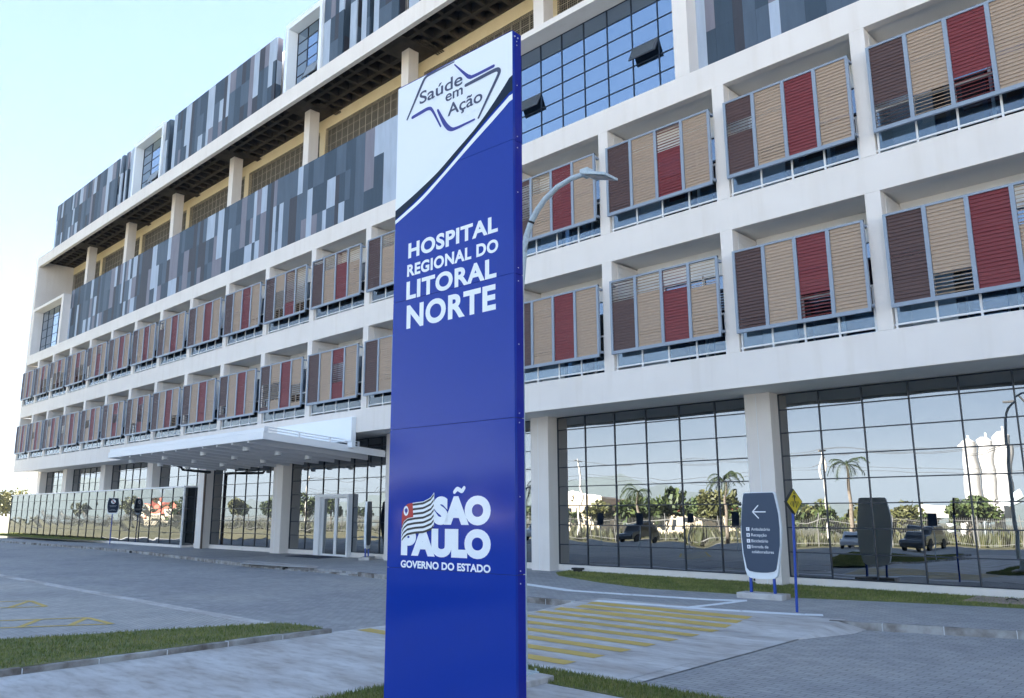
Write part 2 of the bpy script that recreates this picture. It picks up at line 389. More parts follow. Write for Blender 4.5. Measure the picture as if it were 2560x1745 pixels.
# balconies: window wall behind, railing, louvre screen
def slat(mb, x0, x1, y, z, tilt, h, m, pitch):
    # one blade: a thin board turned about its long axis
    t = .007; c_, s_ = cos(tilt), sin(tilt)
    vs = []
    for x in (x0, x1):
        for a, b in ((-h/2, -t), (h/2, -t), (h/2, t), (-h/2, t)):
            vs.append((x, y + a*s_ + b*c_, z + a*c_ - b*s_))
    mb.add(vs, [(0,1,2,3),(7,6,5,4),(0,4,5,1),(1,5,6,2),(2,6,7,3),(3,7,4,0)], m)
OPEN = {  # (row, bay): per panel (from, to) share of height that stands open
    (1, 3): {0: (0, .30), 1: (0, .27), 2: (0, .30)}, (1, 5): {2: (.68, 1)}, (1, 4): {0: (.55, .7)},
    (1, 6): {0: (.35, .9), 1: (.7, 1)}, (1, 9): {1: (.72, 1), 2: (.74, 1), 3: (.72, 1), 0: (.93, 1)}, (1, 10): {1: (0, .62), 2: (.3, 1), 3: (0, 1)},
    (1, 16): {2: (.7, .95), 0: (0, .4)}, (1, 17): {2: (0, .5), 3: (0, .55)}, (1, 18): {0: (0, .45), 1: (0, .6), 2: (0, .6), 3: (0, .5)}, (1, 19): {2: (0, .5), 3: (0, .5)},
    (0, 3): {1: (0, .25), 3: (.6, 1)}, (0, 5): {0: (.7, 1), 1: (.76, 1), 2: (.72, 1), 3: (.66, 1)}, (0, 4): {2: (0, .3)},
    (0, 10): {0: (.1, .6), 1: (.2, .6), 3: (.1, .45)}, (0, 9): {2: (.35, .7)}, (0, 11): {0: (.1, .3)}, (0, 13): {3: (0, .3)}, (0, 14): {1: (0, .3), 2: (.3, .8)},
}
for row, (za, zb) in enumerate(((L2, L3), (L4, L5))):
    for i in range(1, len(CX)):   # from the right
        x0 = CX[i]+CW; x1 = CX[i-1]
        if i == len(CX)-1: x0 = XE+.35
        W_ = x1-x0
        # window wall
        win = MB(); xs = x0+.95
        win.box(xs, x1-.02, 19.86, 19.90, za, za+2.65); wn = win.build('balcony_window', M_balglass, H)
        mb = MB()
        mb.box(x0, xs, 19.85, 20.0, za, zb+.05); mb.box(xs, x1, 19.85, 20.0, za+2.65, zb+.05)
        for k in range(3):
            xx = xs+(x1-xs)*k/2; mb.box(xx-.03, xx+.03, 19.80, 19.85, za, za+2.65)
        mb.box(xs, x1, 19.80, 19.85, za+2.55, za+2.65)
        mb.build('window_frame', M_white, wn)
        # railing
        mb = MB(); yr = F+.10
        mb.box(x0, x1, yr-.02, yr+.02, za+.085, za+.125); mb.box(x0, x1, yr-.03, yr+.03, za+1.08, za+1.12)
        for k in range(5):
            xx = x0+.05+(W_-.1)*k/4; mb.box(xx-.022, xx+.022, yr-.022, yr+.022, za-.0, za+1.09)
        rl = mb.build('railing', M_white, H)
        mb = MB()
        for k in range(4):
            xa = x0+.05+(W_-.1)*k/4+.025; xb = x0+.05+(W_-.1)*(k+1)/4-.025; mb.box(xa, xb, yr-.004, yr+.004, za+.125, za+1.08)
        mb.build('glass_panel', M_rail, rl)
        # louvre screen
        s0, s1 = x0+.06, x1-.02; zl, zh = za+.44, za+2.62; yf = F-.21
        fr = MB()
        fr.box(s0, s1, yf, yf+.075, zl, zl+.09); fr.box(s0, s1, yf, yf+.075, zh-.05, zh)
        n = 4; wm = .09; inner = (s1-s0-wm*5+.04)/4
        xs_ = []; x = s0
        for k in range(5):
            wk = wm if 0 < k < 4 else wm-.02
            fr.box(x, x+wk, yf-.004, yf+.0754, zl+.001, zh-.001)
            if k < 4: xs_.append((x+wk, x+wk+inner)); x += wk+inner
        for zz in (zl+.12, zh-.16):
            fr.box(s1-.06, s1+.02, yf+.075, F+.02, zz, zz+.06); fr.box(s0, s0+.06, yf+.075, F+.02, zz, zz+.06)
        scr = fr.build('sun_screen', M_alu, H)
        op = OPEN.get((row, i-7), {})
        if not op and i > 12 and random.random() < .35: op = {random.randrange(4): random.choice([(0, .25), (.75, 1), (.4, .65)])}
        ns = 24; za_, zb_ = zl+.09, zh-.05; pit = (zb_-za_)/ns
        for k, kind in enumerate(('brown', 'tan', 'red', 'tan')):
            mb = MB(); a0, a1 = op.get(k, (2, 2)); base_t = radians(12+max(0, min(5, (i-13)*1.0)))+random.uniform(-.04, .04)
            for j in range(ns):
                fpos = (j+.5)/ns
                tl = base_t+random.uniform(-.05, .05)
                if a0 <= fpos <= a1: tl = radians(random.choice((62, 66, 70)))
                elif random.random() < .03: tl += radians(12)
                slat(mb, xs_[k][0]+.004, xs_[k][1]-.004, yf+.037, za_+(j+.5)*pit, tl, pit*1.02, None, pit)
            mb.build('louvre_panel', M_slat[kind], scr)
# patchwork cladding
def patch(mb, x0, x1, y, z0, z1, tiers, th=.06):
    x = x0; hs = [z0+(z1-z0)*k/tiers for k in range(tiers+1)]
    while x < x1-.05:
        wd = random.choice((.30, .38, .45, .45, .56, .68)); wd = min(wd, x1-x)
        if x1-x-wd < .2: wd = x1-x
        cuts = [z0]+[h for h in hs[1:-1] if random.random() < .8]+[z1]
        for a, b in zip(cuts[:-1], cuts[1:]): mb.box(x+.002, x+wd-.002, y, y+th+random.uniform(0, .006), a+.002, b-.002)
        x += wd
YC = 19.03
mb = MB(); patch(mb, -63.8, -21.0, YC, L6-.1, 18.33, 3); mb.build('panel_cladding', M_clad, H)
mb = MB(); patch(mb, -10.62, XR, YC, L6-.1, 21.6, 5); mb.build('panel_cladding', M_clad, H)
mb = MB(); mb.box(-63.8, -21.0, YC+.07, YC+.27, L6-.1, 18.30); mb.box(-10.62, XR, YC+.07, YC+.27, L6-.1, L8); mb.build('parapet_wall', M_wall, H)
# glazed portals in the band above the balconies
def mullions(mb, x0, x1, y, zs, xs, t=.013, dep=.03):
    for x in xs: mb.box(x-t, x+t, y-dep, y+.01, zs[0], zs[-1])
    for z in zs: mb.box(x0, x1, y-dep+.008, y+.008, z-t, z+t)
def open_sash(x0, x1, y, z0, z1, out, parent):
    # top-hung sash swung out at the bottom
    a = [(x0, y, z1), (x1, y, z1), (x1, y-out, z0+.08), (x0, y-out, z0+.08)]
    mb = MB(); mb.add([Vector(p) for p in a]+[Vector(p)+Vector((0, .05, .0)) for p in a], [(0,3,2,1),(4,5,6,7),(0,4,7,3),(1,2,6,5),(2,3,7,6),(0,1,5,4)])
    s_ = mb.build('window_sash', M_sash, parent)
    mb = MB(); b = [Vector(p) for p in a]; c_ = sum(b, Vector())/4; nrm = (b[1]-b[0]).cross(b[3]-b[0]).normalized()
    if nrm.y > 0: nrm = -nrm
    mb.add([c_+(p-c_)*.84+nrm*.004 for p in b], [(0,3,2,1)]); mb.build('sash_glass', M_blueglass, s_)
def portal(x0, x1, jl, jr, zt, xs, zs, sashes=()):
    g_ = MB(); yg = 19.2
    g_.box(x0+jl, x1-jr, yg, yg+.03, L6-.3, zt); gob = g_.build('curtain_wall', M_blueglass, H)
    f_ = MB(); f_.box(x0, x0+jl, F, yg+.1, L6, zt-.22); f_.box(x1-jr, x1, F, yg+.1, L6, zt-.22); f_.box(x0, x1, F, yg+.12, zt-.22, zt)
    f_.build('portal_frame', M_wall, gob, bevel=.01)
    m_ = MB(); mullions(m_, x0+jl, x1-jr, yg, zs, xs); m_.build('mullion_grid', M_dark, gob)
    for ci, ri in sashes: open_sash(xs[ci], xs[ci+1], yg-.03, zs[ri], zs[ri+1], .24, gob)
    k = MB(); k.box(x0+jl, x1-jr, yg-.02, yg-.01, L6-.01, L6)
XP = [-20.52]+[-12.03-.965*k for k in range(8, -1, -1)]+[-11.1]
portal(-21.0, -10.62, .48, .48, 18.36, XP, [13.9, 14.5, 15.11, 15.72, 16.32, 16.94, 17.55, 18.14], ((3, 3), (8, 3)))
portal(XE, -63.8, .7, .42, 18.05, [XE+.7+(-64.22-XE-.7)*k/5 for k in range(6)], [13.8, 14.3, 15.0, 15.68, 16.36, 17.06, 17.83])
# loggia
mb = MB(); mb.box(XE, XE+.5, F+.001, 21.35, 18.05, L8); mb.box(XE+.01, XE+.5, F+.23, 21.35, L8, 22.54); mb.build('loggia_end_wall', M_wall, H)
mb = MB(); mb.box(XE+.5, XR, 21.12, 21.34, 21.5, 22.5); mb.build('loggia_wall', M_cream, H)
LC = [29.6, 21.8, 13.9, 6.0, -1.7, -9.5, -17.4, -25.3, -33.2, -41.15, -48.85, -56.4, -64.0]
for x in LC: mb = MB(); mb.box(x-.75, x-.28, 21.10, 21.33, 18.0, 21.5); mb.build('pilaster', M_cream, H)

xx = [XR]+[x for x in LC]+[XE+.5]
edges = [XR]+sum([[x-.28, x-.75] for x in LC], [])+[XE+.5]
for a, b in zip(edges[0::2], edges[1::2]):
    if a-b < .3: continue
    mb = MB(); mb.add([(b, 21.16, 18.0), (a, 21.16, 18.0), (a, 21.16, 21.5), (b, 21.16, 21.5)], [(0, 1, 2, 3)], M_brz)
    n = max(1, round((a-b)/.5))
    for k in range(n+1): q = b+(a-b)*k/n; mb.box(q-.014, q+.014, 21.145, 21.158, 18.0, 21.5, M_joint)
    for k in range(1, 8): mb.box(b, a, 21.146, 21.157, 18.0+.5*k-.014, 18.0+.5*k+.014, M_joint)
    mb.build('breeze_block_screen', None, H)
mb = MB(); mb.box(XE+.5, XR, 21.31, 21.345, 18.0, 21.5); mb.build('void_shade_sheet', M_void, H)  # near-black sheet paints the shade of the hollow behind the blocks
for x in LC:
    mb = MB(); mb.box(x-.5, x, 20.0, 20.56, 18.0, 22.12); mb.build('loggia_column', M_wall, H, bevel=.01)
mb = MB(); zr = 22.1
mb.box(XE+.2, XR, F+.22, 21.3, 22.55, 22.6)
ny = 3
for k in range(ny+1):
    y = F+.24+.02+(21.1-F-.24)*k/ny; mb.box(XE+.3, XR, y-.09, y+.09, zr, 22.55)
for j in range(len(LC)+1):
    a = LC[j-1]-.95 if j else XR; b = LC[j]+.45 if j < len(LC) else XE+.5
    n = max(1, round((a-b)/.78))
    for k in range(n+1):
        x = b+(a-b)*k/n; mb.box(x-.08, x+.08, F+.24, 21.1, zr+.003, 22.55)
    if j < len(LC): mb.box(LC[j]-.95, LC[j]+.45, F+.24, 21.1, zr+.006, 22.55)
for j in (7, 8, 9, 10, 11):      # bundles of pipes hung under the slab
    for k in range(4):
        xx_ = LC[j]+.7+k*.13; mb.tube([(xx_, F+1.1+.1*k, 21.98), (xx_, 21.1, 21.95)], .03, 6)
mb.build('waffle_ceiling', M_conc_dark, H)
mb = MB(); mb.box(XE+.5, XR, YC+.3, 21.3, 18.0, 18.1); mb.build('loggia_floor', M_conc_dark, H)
# top storey
YT = 18.85; ZT = 26.4
def block(x0, x1, tiers=3, zt=ZT, side=.35):
    mb = MB(); patch(mb, x0, x1, YT, L9, zt, tiers)
    hs = [L9+(zt-L9)*k/3 for k in range(4)]
    for xa, xb in ((x0, x0+.05), (x1-.05, x1)):
        for a, b in zip(hs[:-1], hs[1:]): mb.box(xa-(0.004 if xa == x0 else -.004), xb+(.004 if xa != x0 else -.004), YT+.08, YT+side, a, b)
    return mb.build('panel_cladding', M_clad, H)
block(-68.9, -56.0); block(-47.1, -34.85); block(-26.38, -24.6); block(-23.9, XR)
for a, b in ((-55.6, -55.2), (-54.7, -54.2), (-53.8, -53.15), (-48.35, -47.75), (-34.0, -33.8), (-30.4, -28.75), (-28.2, -27.7), (-27.3, -26.7)): block(a, b, 3, ZT+random.uniform(-.05, .06), .5)
mb = MB()
for a, b in ((-56.0, -53.0), (-48.4, -47.1), (-34.85, -33.8), (-28.9, -26.3), (-24.6, -23.9)): mb.box(a, b, 19.36, 19.395, 23.2, 25.1)
mb.build('slot_window', M_balglass, H)
def bay_window(x0, x1):
    y0 = YT-.12
    g_ = MB(); g_.box(x0+.24, x1-.22, 19.3, 19.33, L9, ZT-.2); go = g_.build('bay_window', M_blueglass, H)
    f_ = MB(); f_.box(x0, x0+.24, y0, 19.4, L9-.05, ZT+.05); f_.box(x1-.22, x1, y0, 19.4, L9-.05, ZT+.05); f_.box(x0+.24, x1-.22, y0, 19.4, ZT-.25, ZT+.05); f_.build('window_surround', M_swhite, go, bevel=.01)
    xs = [x0+.24+(x1-.46-x0)*k/3 for k in range(4)]; zs = [L9+(ZT-.25-L9)*k/6 for k in range(7)]
    m_ = MB(); mullions(m_, x0+.24, x1-.22, 19.3, zs, xs, .014); m_.build('mullion_grid', M_dark, go)
    open_sash(xs[1], xs[2]+.3, 19.27, zs[1], zs[2]+.2, .26, go)
bay_window(-53.05, -48.45); bay_window(-33.75, -30.45)
# ---------------------------------------------------------------- ground storey
GC = [(30.2, 30.9), (22.2, 22.9), (14.2, 14.9), (6.3, 7.0), (-1.9, -1.2), (-10.46, -9.72), (-18.44, -17.65), (-26.45, -25.7), (-35.25, -34.4), (-43.2, -42.4), (-50.2, -49.4), (-57.9, -57.1), (-65.4, -64.6), (-71.35, -70.6)]
YG = 20.7
ZM = [.33, .95, 1.58, 2.2, 2.82, 3.45, 4.07, 4.70, 5.12]
for a, b in GC:
    mb = MB(); mb.box(a, b, 20.2, 20.72, 0.0, L1+.06, M_wall); mb.box(a+.33, a+.345, 20.195, 20.2, 0.1, L1, M_white)
    mb.build('ground_column', None, H)
TILT = .0105
def panes(mb, x0, x1, y, zs, xs, seed, jit=.0008, tilt=TILT, bow=.0008, n=6):
    """each pane a slightly tilted, slightly bowed sheet of its own"""
    R = random.Random(seed)
    for xa, xb in zip(xs[:-1], xs[1:]):
        for zc, zd in zip(zs[:-1], zs[1:]):
            h = zd-zc; c = [R.uniform(-jit, jit) for _ in range(4)]; b1 = R.uniform(-bow, bow); b2 = R.uniform(-bow, bow)*.5; ph = R.uniform(0, 6.3)
            vs = []; fs = []
            for i in range(n+1):
                for j in range(n+1):
                    u, v = i/n, j/n
                    o_ = c[0]*(1-u)*(1-v)+c[1]*u*(1-v)+c[2]*u*v+c[3]*(1-u)*v+tilt*h*v+b1*16*u*(1-u)*v*(1-v)+b2*sin(u*4+v*5+ph)
                    vs.append((xa+(xb-xa)*u, y+o_, zc+h*v))
                    if i and j: fs.append(((i-1)*(n+1)+j-1, i*(n+1)+j-1, i*(n+1)+j, (i-1)*(n+1)+j))
            mb.add(vs, fs)
for k in range(len(GC)-1):
    x0, x1 = GC[k+1][1], GC[k][0]
    n = max(2, round((x1-x0)/1.2)); xs = [x0+(x1-x0)*j/n for j in range(n+1)]
    door = abs(x0+34.4) < .01
    mb = MB()
    if door: 
        panes(mb, x0, -31.7, YG, ZM, [x0, x0+(-31.7-x0)/2, -31.7], 40+k); panes(mb, -31.7, -29.35, YG, [2.75]+ZM[5:], [-31.7, -30.52, -29.35], 60+k); panes(mb, -29.35, x1, YG, ZM, [-29.35, -29.35+(x1+29.35)/3, -29.35+(x1+29.35)*2/3, x1], 80+k)
    else: panes(mb, x0, x1, YG, ZM, xs, 40+k)
    gz = mb.build('ground_glazing', M_glass, H, smooth=True)
    mb = MB()
    if door:
        mullions(mb, x0, -31.7, YG, ZM, [x0, x0+(-31.7-x0)/2, -31.7], .014); mullions(mb, -31.7, -29.35, YG, [2.75]+ZM[5:], [-31.7, -30.52, -29.35], .014); mullions(mb, -29.35, x1, YG, ZM, [-29.35, -29.35+(x1+29.35)/3, -29.35+(x1+29.35)*2/3, x1], .014)
    else: mullions(mb, x0, x1, YG, ZM, xs, .014)
    mb.build('mullion_grid', M_dark, gz)
    mb = MB()
    if door: mb.box(x0, -31.7, YG-.06, YG+.1, 0, .31); mb.box(-29.35, x1, YG-.06, YG+.1, 0, .31)
    else: mb.box(x0, x1, YG-.06, YG+.1, 0, .31)
    mb.build('plinth', M_wall, H)
    mb = MB(); mb.box(x0-.3, x1+.3, YG+.16, YG+.2, 0, 5.15); mb.build('glazing_backing', M_black, gz)
# sliding door
dr = node('sliding_door', H); dr.location = (0, 0, 0)
mb = MB(); mb.box(-31.95, -31.55, 20.45, 20.78, .05, 2.78); mb.box(-29.45, -29.35, 20.45, 20.78, .05, 2.78); mb.box(-31.55, -29.45, 20.45, 20.78, 2.66, 2.78); mb.box(-31.55, -29.45, 20.5, 20.75, .0, .10); mb.build('door_frame', M_white, dr)
for a, b in ((-31.55, -30.5), (-30.5, -29.45)):
    mb = MB(); mb.box(a, a+.09, 20.60, 20.66, .10, 2.66, M_white); mb.box(b-.09, b, 20.60, 20.66, .10, 2.66, M_white); mb.box(a+.09, b-.09, 20.60, 20.66, .10, .20, M_white); mb.box(a+.09, b-.09, 20.60, 20.66, 2.60, 2.66, M_white)
    mb.add([(a+.09, 20.63, .2), (b-.09, 20.63, .2), (b-.09, 20.655, 2.6), (a+.09, 20.655, 2.6)], [(0, 1, 2, 3)], M_glass); mb.build('door_leaf', None, dr)
# glazed annex to the left of the entrance
AX0, AX1, AY = -76.5, -44.3, 19.97
ZA = [.26, .91, 1.54, 2.22, 2.86, 3.38]
xs = [AX1-1.46*k for k in range(23)]; xs = [x for x in xs if x > AX0]+[AX0]; xs = xs[::-1]
mb = MB(); panes(mb, AX0, AX1, AY, ZA, xs, 7, .002, TILT, .0026)
R = random.Random(3)
for a, b in ((AY, AY+.62), (AY+.62, AY+1.24)):
    for z0, z1 in zip(ZA[:-1], ZA[1:]): t0 = R.uniform(-.004, .004); mb.add([(AX1+t0, a, z0), (AX1, b, z0), (AX1-t0, b, z1), (AX1, a, z1)], [(0, 1, 2, 3)])
an = mb.build('annex_glazing', M_glass2, H, smooth=True)
mb = MB(); mullions(mb, AX0, AX1, AY, ZA, xs, .012)
for z in ZA: mb.box(AX1-.01, AX1+.04, AY, AY+1.24, z-.018, z+.018)
for y in (AY+.62, AY+1.22): mb.box(AX1-.01, AX1+.04, y-.018, y+.018, ZA[0], ZA[-1])
mb.build('mullion_grid', M_dark, an)
mb = MB(); mb.box(AX0-.05, AX1+.05, AY-.06, 21.3, 3.38, 3.46); mb.box(AX1-.03, AX1+.055, AY-.055, AY+.03, 0, 3.38); mb.build('roof_edge', M_white, an)
mb = MB(); mb.box(AX0, AX1+.03, AY-.04, 21.2, 0, .26); mb.build('plinth', M_wall, H)
mb = MB(); mb.box(AX0+.1, AX1-.1, AY+.12, 20.15, .26, 3.37); mb.build('glazing_backing', M_black, an)
# entrance canopy, sloping down to the wall
K0, K1 = -41.2, -26.45; KY0, KY1 = 14.65, 20.15
def kz(y): return 4.2+(20.2-y)*.078
cn = node('entrance_canopy', H)
mb = MB()
def slab(mb, x0, x1, y0, y1, h0, h1, m=None):
    mb.add([(x0, y0, kz(y0)+h0), (x1, y0, kz(y0)+h0), (x1, y1, kz(y1)+h0), (x0, y1, kz(y1)+h0), (x0, y0, kz(y0)+h1), (x1, y0, kz(y0)+h1), (x1, y1, kz(y1)+h1), (x0, y1, kz(y1)+h1)],
           [(0,3,2,1),(4,5,6,7),(0,1,5,4),(1,2,6,5),(2,3,7,6),(3,0,4,7)], m)
slab(mb, K0+.06, K1-.06, KY0+.06, KY1, .20, .26); mb.build('canopy_deck', M_canopy, cn)
mb = MB()
slab(mb, K0, K1, KY0, KY0+.08, 0, .27); slab(mb, K0, K0+.08, KY0+.08, KY1, 0, .27); slab(mb, K1-.08, K1, KY0+.08, KY1, 0, .27)
slab(mb, K0+.04, K1-.04, KY0+.05, KY0+.12, .285, .42)
mb.build('canopy_fascia', M_white, cn, bevel=.006)
mb = MB()
for h in (.36, .46): mb.tube([(K1-.12, KY0+.1, kz(KY0)+h), (K1-.12, KY1-1.3, kz(KY1-1.3)+h)], .018, 8)
for k in range(4):
    y = KY0+.2+k*1.35; mb.box(K1-.15, K1-.09, y-.03, y+.03, kz(y)+.26, kz(y)+.48)
mb.build('canopy_rail', M_white, cn)
for k in range(1, 12):
    x = K0+(K1-K0)*k/12; mb = MB(); slab(mb, x-.06, x+.06, KY0+.08, KY1, -.06, .198); mb.build('canopy_beam', M_canopy, cn)
for x in (-40.7, -36.9, -33.05, -29.4):
    for y in (15.6, 17.0, 18.4):
        mb = MB(); z = kz(y); mb.cyl(x, y, z-.16, z+.20, .14, seg=18, m=M_white); mb.cyl(x, y, z-.165, z-.155, .11, seg=18, m=M_black); mb.build('downlight', None, cn, smooth=True)
mb = MB(); mb.tube([(-41.3, 17.9, 4.45), (-41.3, 18.3, 4.36), (-41.3, 18.42, 4.2), (-41.35, 19.0, 4.16), (-41.6, 20.05, 4.12), (-42.2, 20.1, 4.11)], .07, 10); mb.build('drain_pipe', M_pipe, cn, smooth=True)
mb = MB(); mb.tube([(-42.2, 20.1, 4.15), (-42.2, 20.12, .0)], .06, 10); mb.build('downpipe', M_brownpipe, H, smooth=True)
mb = MB(); mb.box(-31.8, -26.2, 18.28, 18.5, 4.75, 5.70); mb.box(-26.5, -26.2, 18.32, 18.5, 4.5, 4.75); mb.build('blank_sign_board', M_swhite, H, bevel=.01)

# ================================================================== GROUND
mb = MB(); mb.add([(-6000, -6000, -.03), (6000, -6000, -.03), (6000, 6000, -.03), (-6000, 6000, -.03)], [(0, 1, 2, 3)]); struct(mb.build('ground', M_field))
def sheet(name, poly, z, m):
    A = sum(poly[i][0]*poly[(i+1) % len(poly)][1]-poly[(i+1) % len(poly)][0]*poly[i][1] for i in range(len(poly)))
    if A < 0: poly = poly[::-1]
    mb = MB(); mb.add([(x, y, z) for x, y in poly], [tuple(range(len(poly)))]); return struct(mb.build(name, m))
sheet('road', [(-64, -22), (34, -22), (34, 30), (-72, 30), (-72, 9), (-64, 7)], 0.0, M_pave)
sheet('parking_paving', [(-62, -20), (-14.6, -20), (-14.6, 3), (-13.95, 8.02), (-62, 8.02)], .004, M_pave_lot)
sheet('bounce_sheet', [(7, -120), (120, -120), (120, -12), (7, -12)], .006, speckled('bounce_pale', (0.50, 0.46, 0.41), (0.57, 0.53, 0.48), .5, .9))  # added unseen pale ground, bounces sunlight onto the building front
mb = MB(); mb.box(-64, -13.9, 8.03, 8.31, -.02, .009); struct(mb.build('concrete_drain_strip', M_conc))
PLAT = [(-12.45, -8), (-12.40, 8.6), (-12.35, 9.6), (-11.75, 12.6), (-11.55, 14.2), (-6.25, 14.9), (-6.28, 8.42), (-8.2, 8.42), (-8.2, -8)]
sheet('concrete_path', PLAT, .008, M_conc)
sheet('concrete_joint_strip', [(-6.25, 8.42), (-6.05, 8.42), (-6.05, 14.85), (-6.25, 14.9)], .012, M_conc)
# kerb line and pavement along the building
KL = [(-72, 17.0), (-62, 16.9), (-49, 17.2), (-42.7, 17.05), (-34, 16.2), (-28.6, 15.75), (-24, 16.0), (-20, 15.8), (-16.5, 15.0), (-13.1, 14.1), (-11.6, 14.1)]
KR = [(-6.25, 14.75), (-5.4, 14.95), (-4.5, 15.2), (-3.5, 15.5), (-1, 16.1), (4, 17.2), (12, 18.2), (34, 18.6)]
side = KL+[(-11.5, 14.2), (-6.3, 14.75)]+KR+[(34, 21), (-72, 21)]
mb = MB(); mb.prism(side, -.02, .118); struct(mb.build('sidewalk', M_pave_side))
def kerb(pts, name, h0=.125, w_=.13, seg=.95, drop=()):
    mb = MB(); acc = []
    for (xa, ya), (xb, yb) in zip(pts[:-1], pts[1:]):
        ln = sqrt((xb-xa)**2+(yb-ya)**2); n = max(1, round(ln/seg)); tx, ty = (xb-xa)/ln, (yb-ya)/ln; nx, ny = ty, -tx
        for k in range(n):
            s0 = ln*k/n+.008; s1 = ln*(k+1)/n-.008
            q = [(xa+tx*s0+nx*a, ya+ty*s0+ny*a) for a in (0, w_)]; p = [(xa+tx*s1+nx*a, ya+ty*s1+ny*a) for a in (0, w_)]
            h = h0+random.uniform(-.006, .006)
            for d0, d1, hh in drop:
                if d0 < (q[0][0]+p[0][0])/2 < d1: h = hh
            mb.prism([q[0], p[0], p[1], q[1]], -.02, h, M_kerb)
            mb.prism([p[0], (p[0][0]+tx*.016, p[0][1]+ty*.016), (p[1][0]+tx*.016, p[1][1]+ty*.016), p[1]], -.02, h-.004, M_mortar)
    return struct(mb.build(name, None, bevel=.008))
kerb(KL, 'kerb', drop=((-28.6, -22, .05),)); kerb(KR, 'kerb')
# road paint
RY0, RY1 = 13.0, 14.2
def ramp_z(y): return .11*max(0, min(1, (y-RY0)/(RY1-RY0)))
mb = MB(); vs = []; fs = []
for k in range(9):
    y = RY0+(14.95-RY0)*k/8; vs += [(-11.75+(y-12.6)*.1, y, .0095+ramp_z(y)), (-6.05, y, .0095+ramp_z(y))]
    if k: j = 2*k; fs.append((j-2, j-1, j+1, j))
mb.add(vs, fs)
mb.add([(-11.71, RY0, 0), (-11.58, 14.3, 0), (-11.58, 14.3, .119)], [(0, 1, 2)])
vs = []; fs = []
for k in range(9):
    y = RY0+(14.95-RY0)*k/8; vs += [(-6.05, y, .0095+ramp_z(y)), (-6.04+.42*ramp_z(y)/.11, y-.02*ramp_z(y)/.11, .003)]
    if k: j = 2*k; fs.append((j-2, j-1, j+1, j))
mb.add(vs, fs)
struct(mb.build('crosswalk_ramp', M_conc))
mb = MB()
for k in range(10):
    ya = 8.95+.655*k; y = ya
    for _ in range(30): y = ya*(2.1-ramp_z(y))/2.1
    hw = .14 if y < 13 else .125
    xl = -12.25 if ya < 9.7 else (-12.25+(ya-9.6)*.2 if ya < 14 else -11.2); xr = -7.47
    cut = [y-hw, y, y+hw]
    for p, q in zip(cut[:-1], cut[1:]): mb.add([(xl, p, .0135+ramp_z(p)), (xr, p, .0135+ramp_z(p)), (xr, q, .0135+ramp_z(q)), (xl, q, .0135+ramp_z(q))], [(0, 1, 2, 3)])
struct(mb.build('crosswalk_stripes', M_yellow))
def ribbon(mb, pts, wd, z):
    P = [Vector(p) for p in pts]
    up, lo = [], []
    for i, p in enumerate(P):
        t = (P[min(i+1, len(P)-1)]-P[max(0, i-1)]).normalized(); n = Vector((-t.y, t.x)); up.append(p+n*wd/2); lo.append(p-n*wd/2)
    for i in range(len(P)-1): mb.add([(q.x, q.y, z) for q in (lo[i], lo[i+1], up[i+1], up[i])], [(0, 1, 2, 3)])
mb = MB()
ribbon(mb, [(-19, 17.0), (-15.3, 16.35), (-13.1, 15.75), (-11.5, 15.92), (-9.5, 16.22), (-8.8, 16.55)], .33, .122)
ribbon(mb, [(-11.3, 14.42), (-8.6, 14.72), (-7.0, 15.1), (-6.6, 15.3)], .30, .122)
ribbon(mb, [(-9.1, 14.8), (-8.95, 15.6), (-8.85, 16.5)], .22, .1225)
struct(mb.build('white_road_markings', M_wpaint))
mb = MB()
def hatch(ax, ay, bx, by, cx, cy, dx, dy, n):
    # a = top left, b = top right, c = bottom right, d = bottom left; outline and slanting bars
    ribbon(mb, [(ax, ay), (bx, by)], .11, .010); ribbon(mb, [(ax, ay), (dx, dy)], .11, .0103); ribbon(mb, [(bx, by), (cx, cy)], .11, .0106)
    for k in range(n):
        t = k/n; t2 = (k+.85)/n
        ribbon(mb, [(ax+(dx-ax)*t, ay+(dy-ay)*t), (bx+(cx-bx)*t2, by+(cy-by)*t2)], .12, .0109)
hatch(-17.75, 6.2, -16.42, 6.19, -18.7, 2.6, -20.0, 2.6, 5)
hatch(-22.1, 6.4, -20.5, 6.27, -22.9, 2.6, -24.4, 2.6, 5)
struct(mb.build('yellow_parking_markings', M_yellow))

# lawns: soil sheet and countless blades
def inside(p, poly):
    x, y = p; c_ = False; n = len(poly)
    for i in range(n):
        x1, y1 = poly[i]; x2, y2 = poly[(i+1) % n]
        if (y1 > y) != (y2 > y) and x < (x2-x1)*(y-y1)/(y2-y1)+x1: c_ = not c_
    return c_
def lawn(poly, z, n, hmin, hmax, wd, seed, edge=0.0):
    mb = MB(); mb.prism(poly, z-.03, z)
    struct(mb.build('lawn', M_soil))
    R = random.Random(seed); mb = MB(); xs = [p[0] for p in poly]; ys = [p[1] for p in poly]; k = 0
    while k < n:
        x, y = R.uniform(min(xs), max(xs)), R.uniform(min(ys), max(ys))
        if not inside((x, y), poly): continue
        k += 1; h = R.uniform(hmin, hmax); an = R.uniform(0, 2*pi); lean = R.uniform(.1, .75)*h; la = R.uniform(0, 2*pi)
        dx, dy = cos(an)*wd, sin(an)*wd; mx_, my_ = cos(la)*lean, sin(la)*lean
        mb.add([(x-dx, y-dy, z-.005), (x+dx, y+dy, z-.005), (x+dx*.6+mx_*.4, y+dy*.6+my_*.4, z+h*.6), (x-dx*.6+mx_*.4, y-dy*.6+my_*.4, z+h*.6), (x+mx_, y+my_, z+h)], [(0, 1, 2, 3), (3, 2, 4)])
    o = mb.build('grass', M_blade); struct(o, 'stuff'); return o
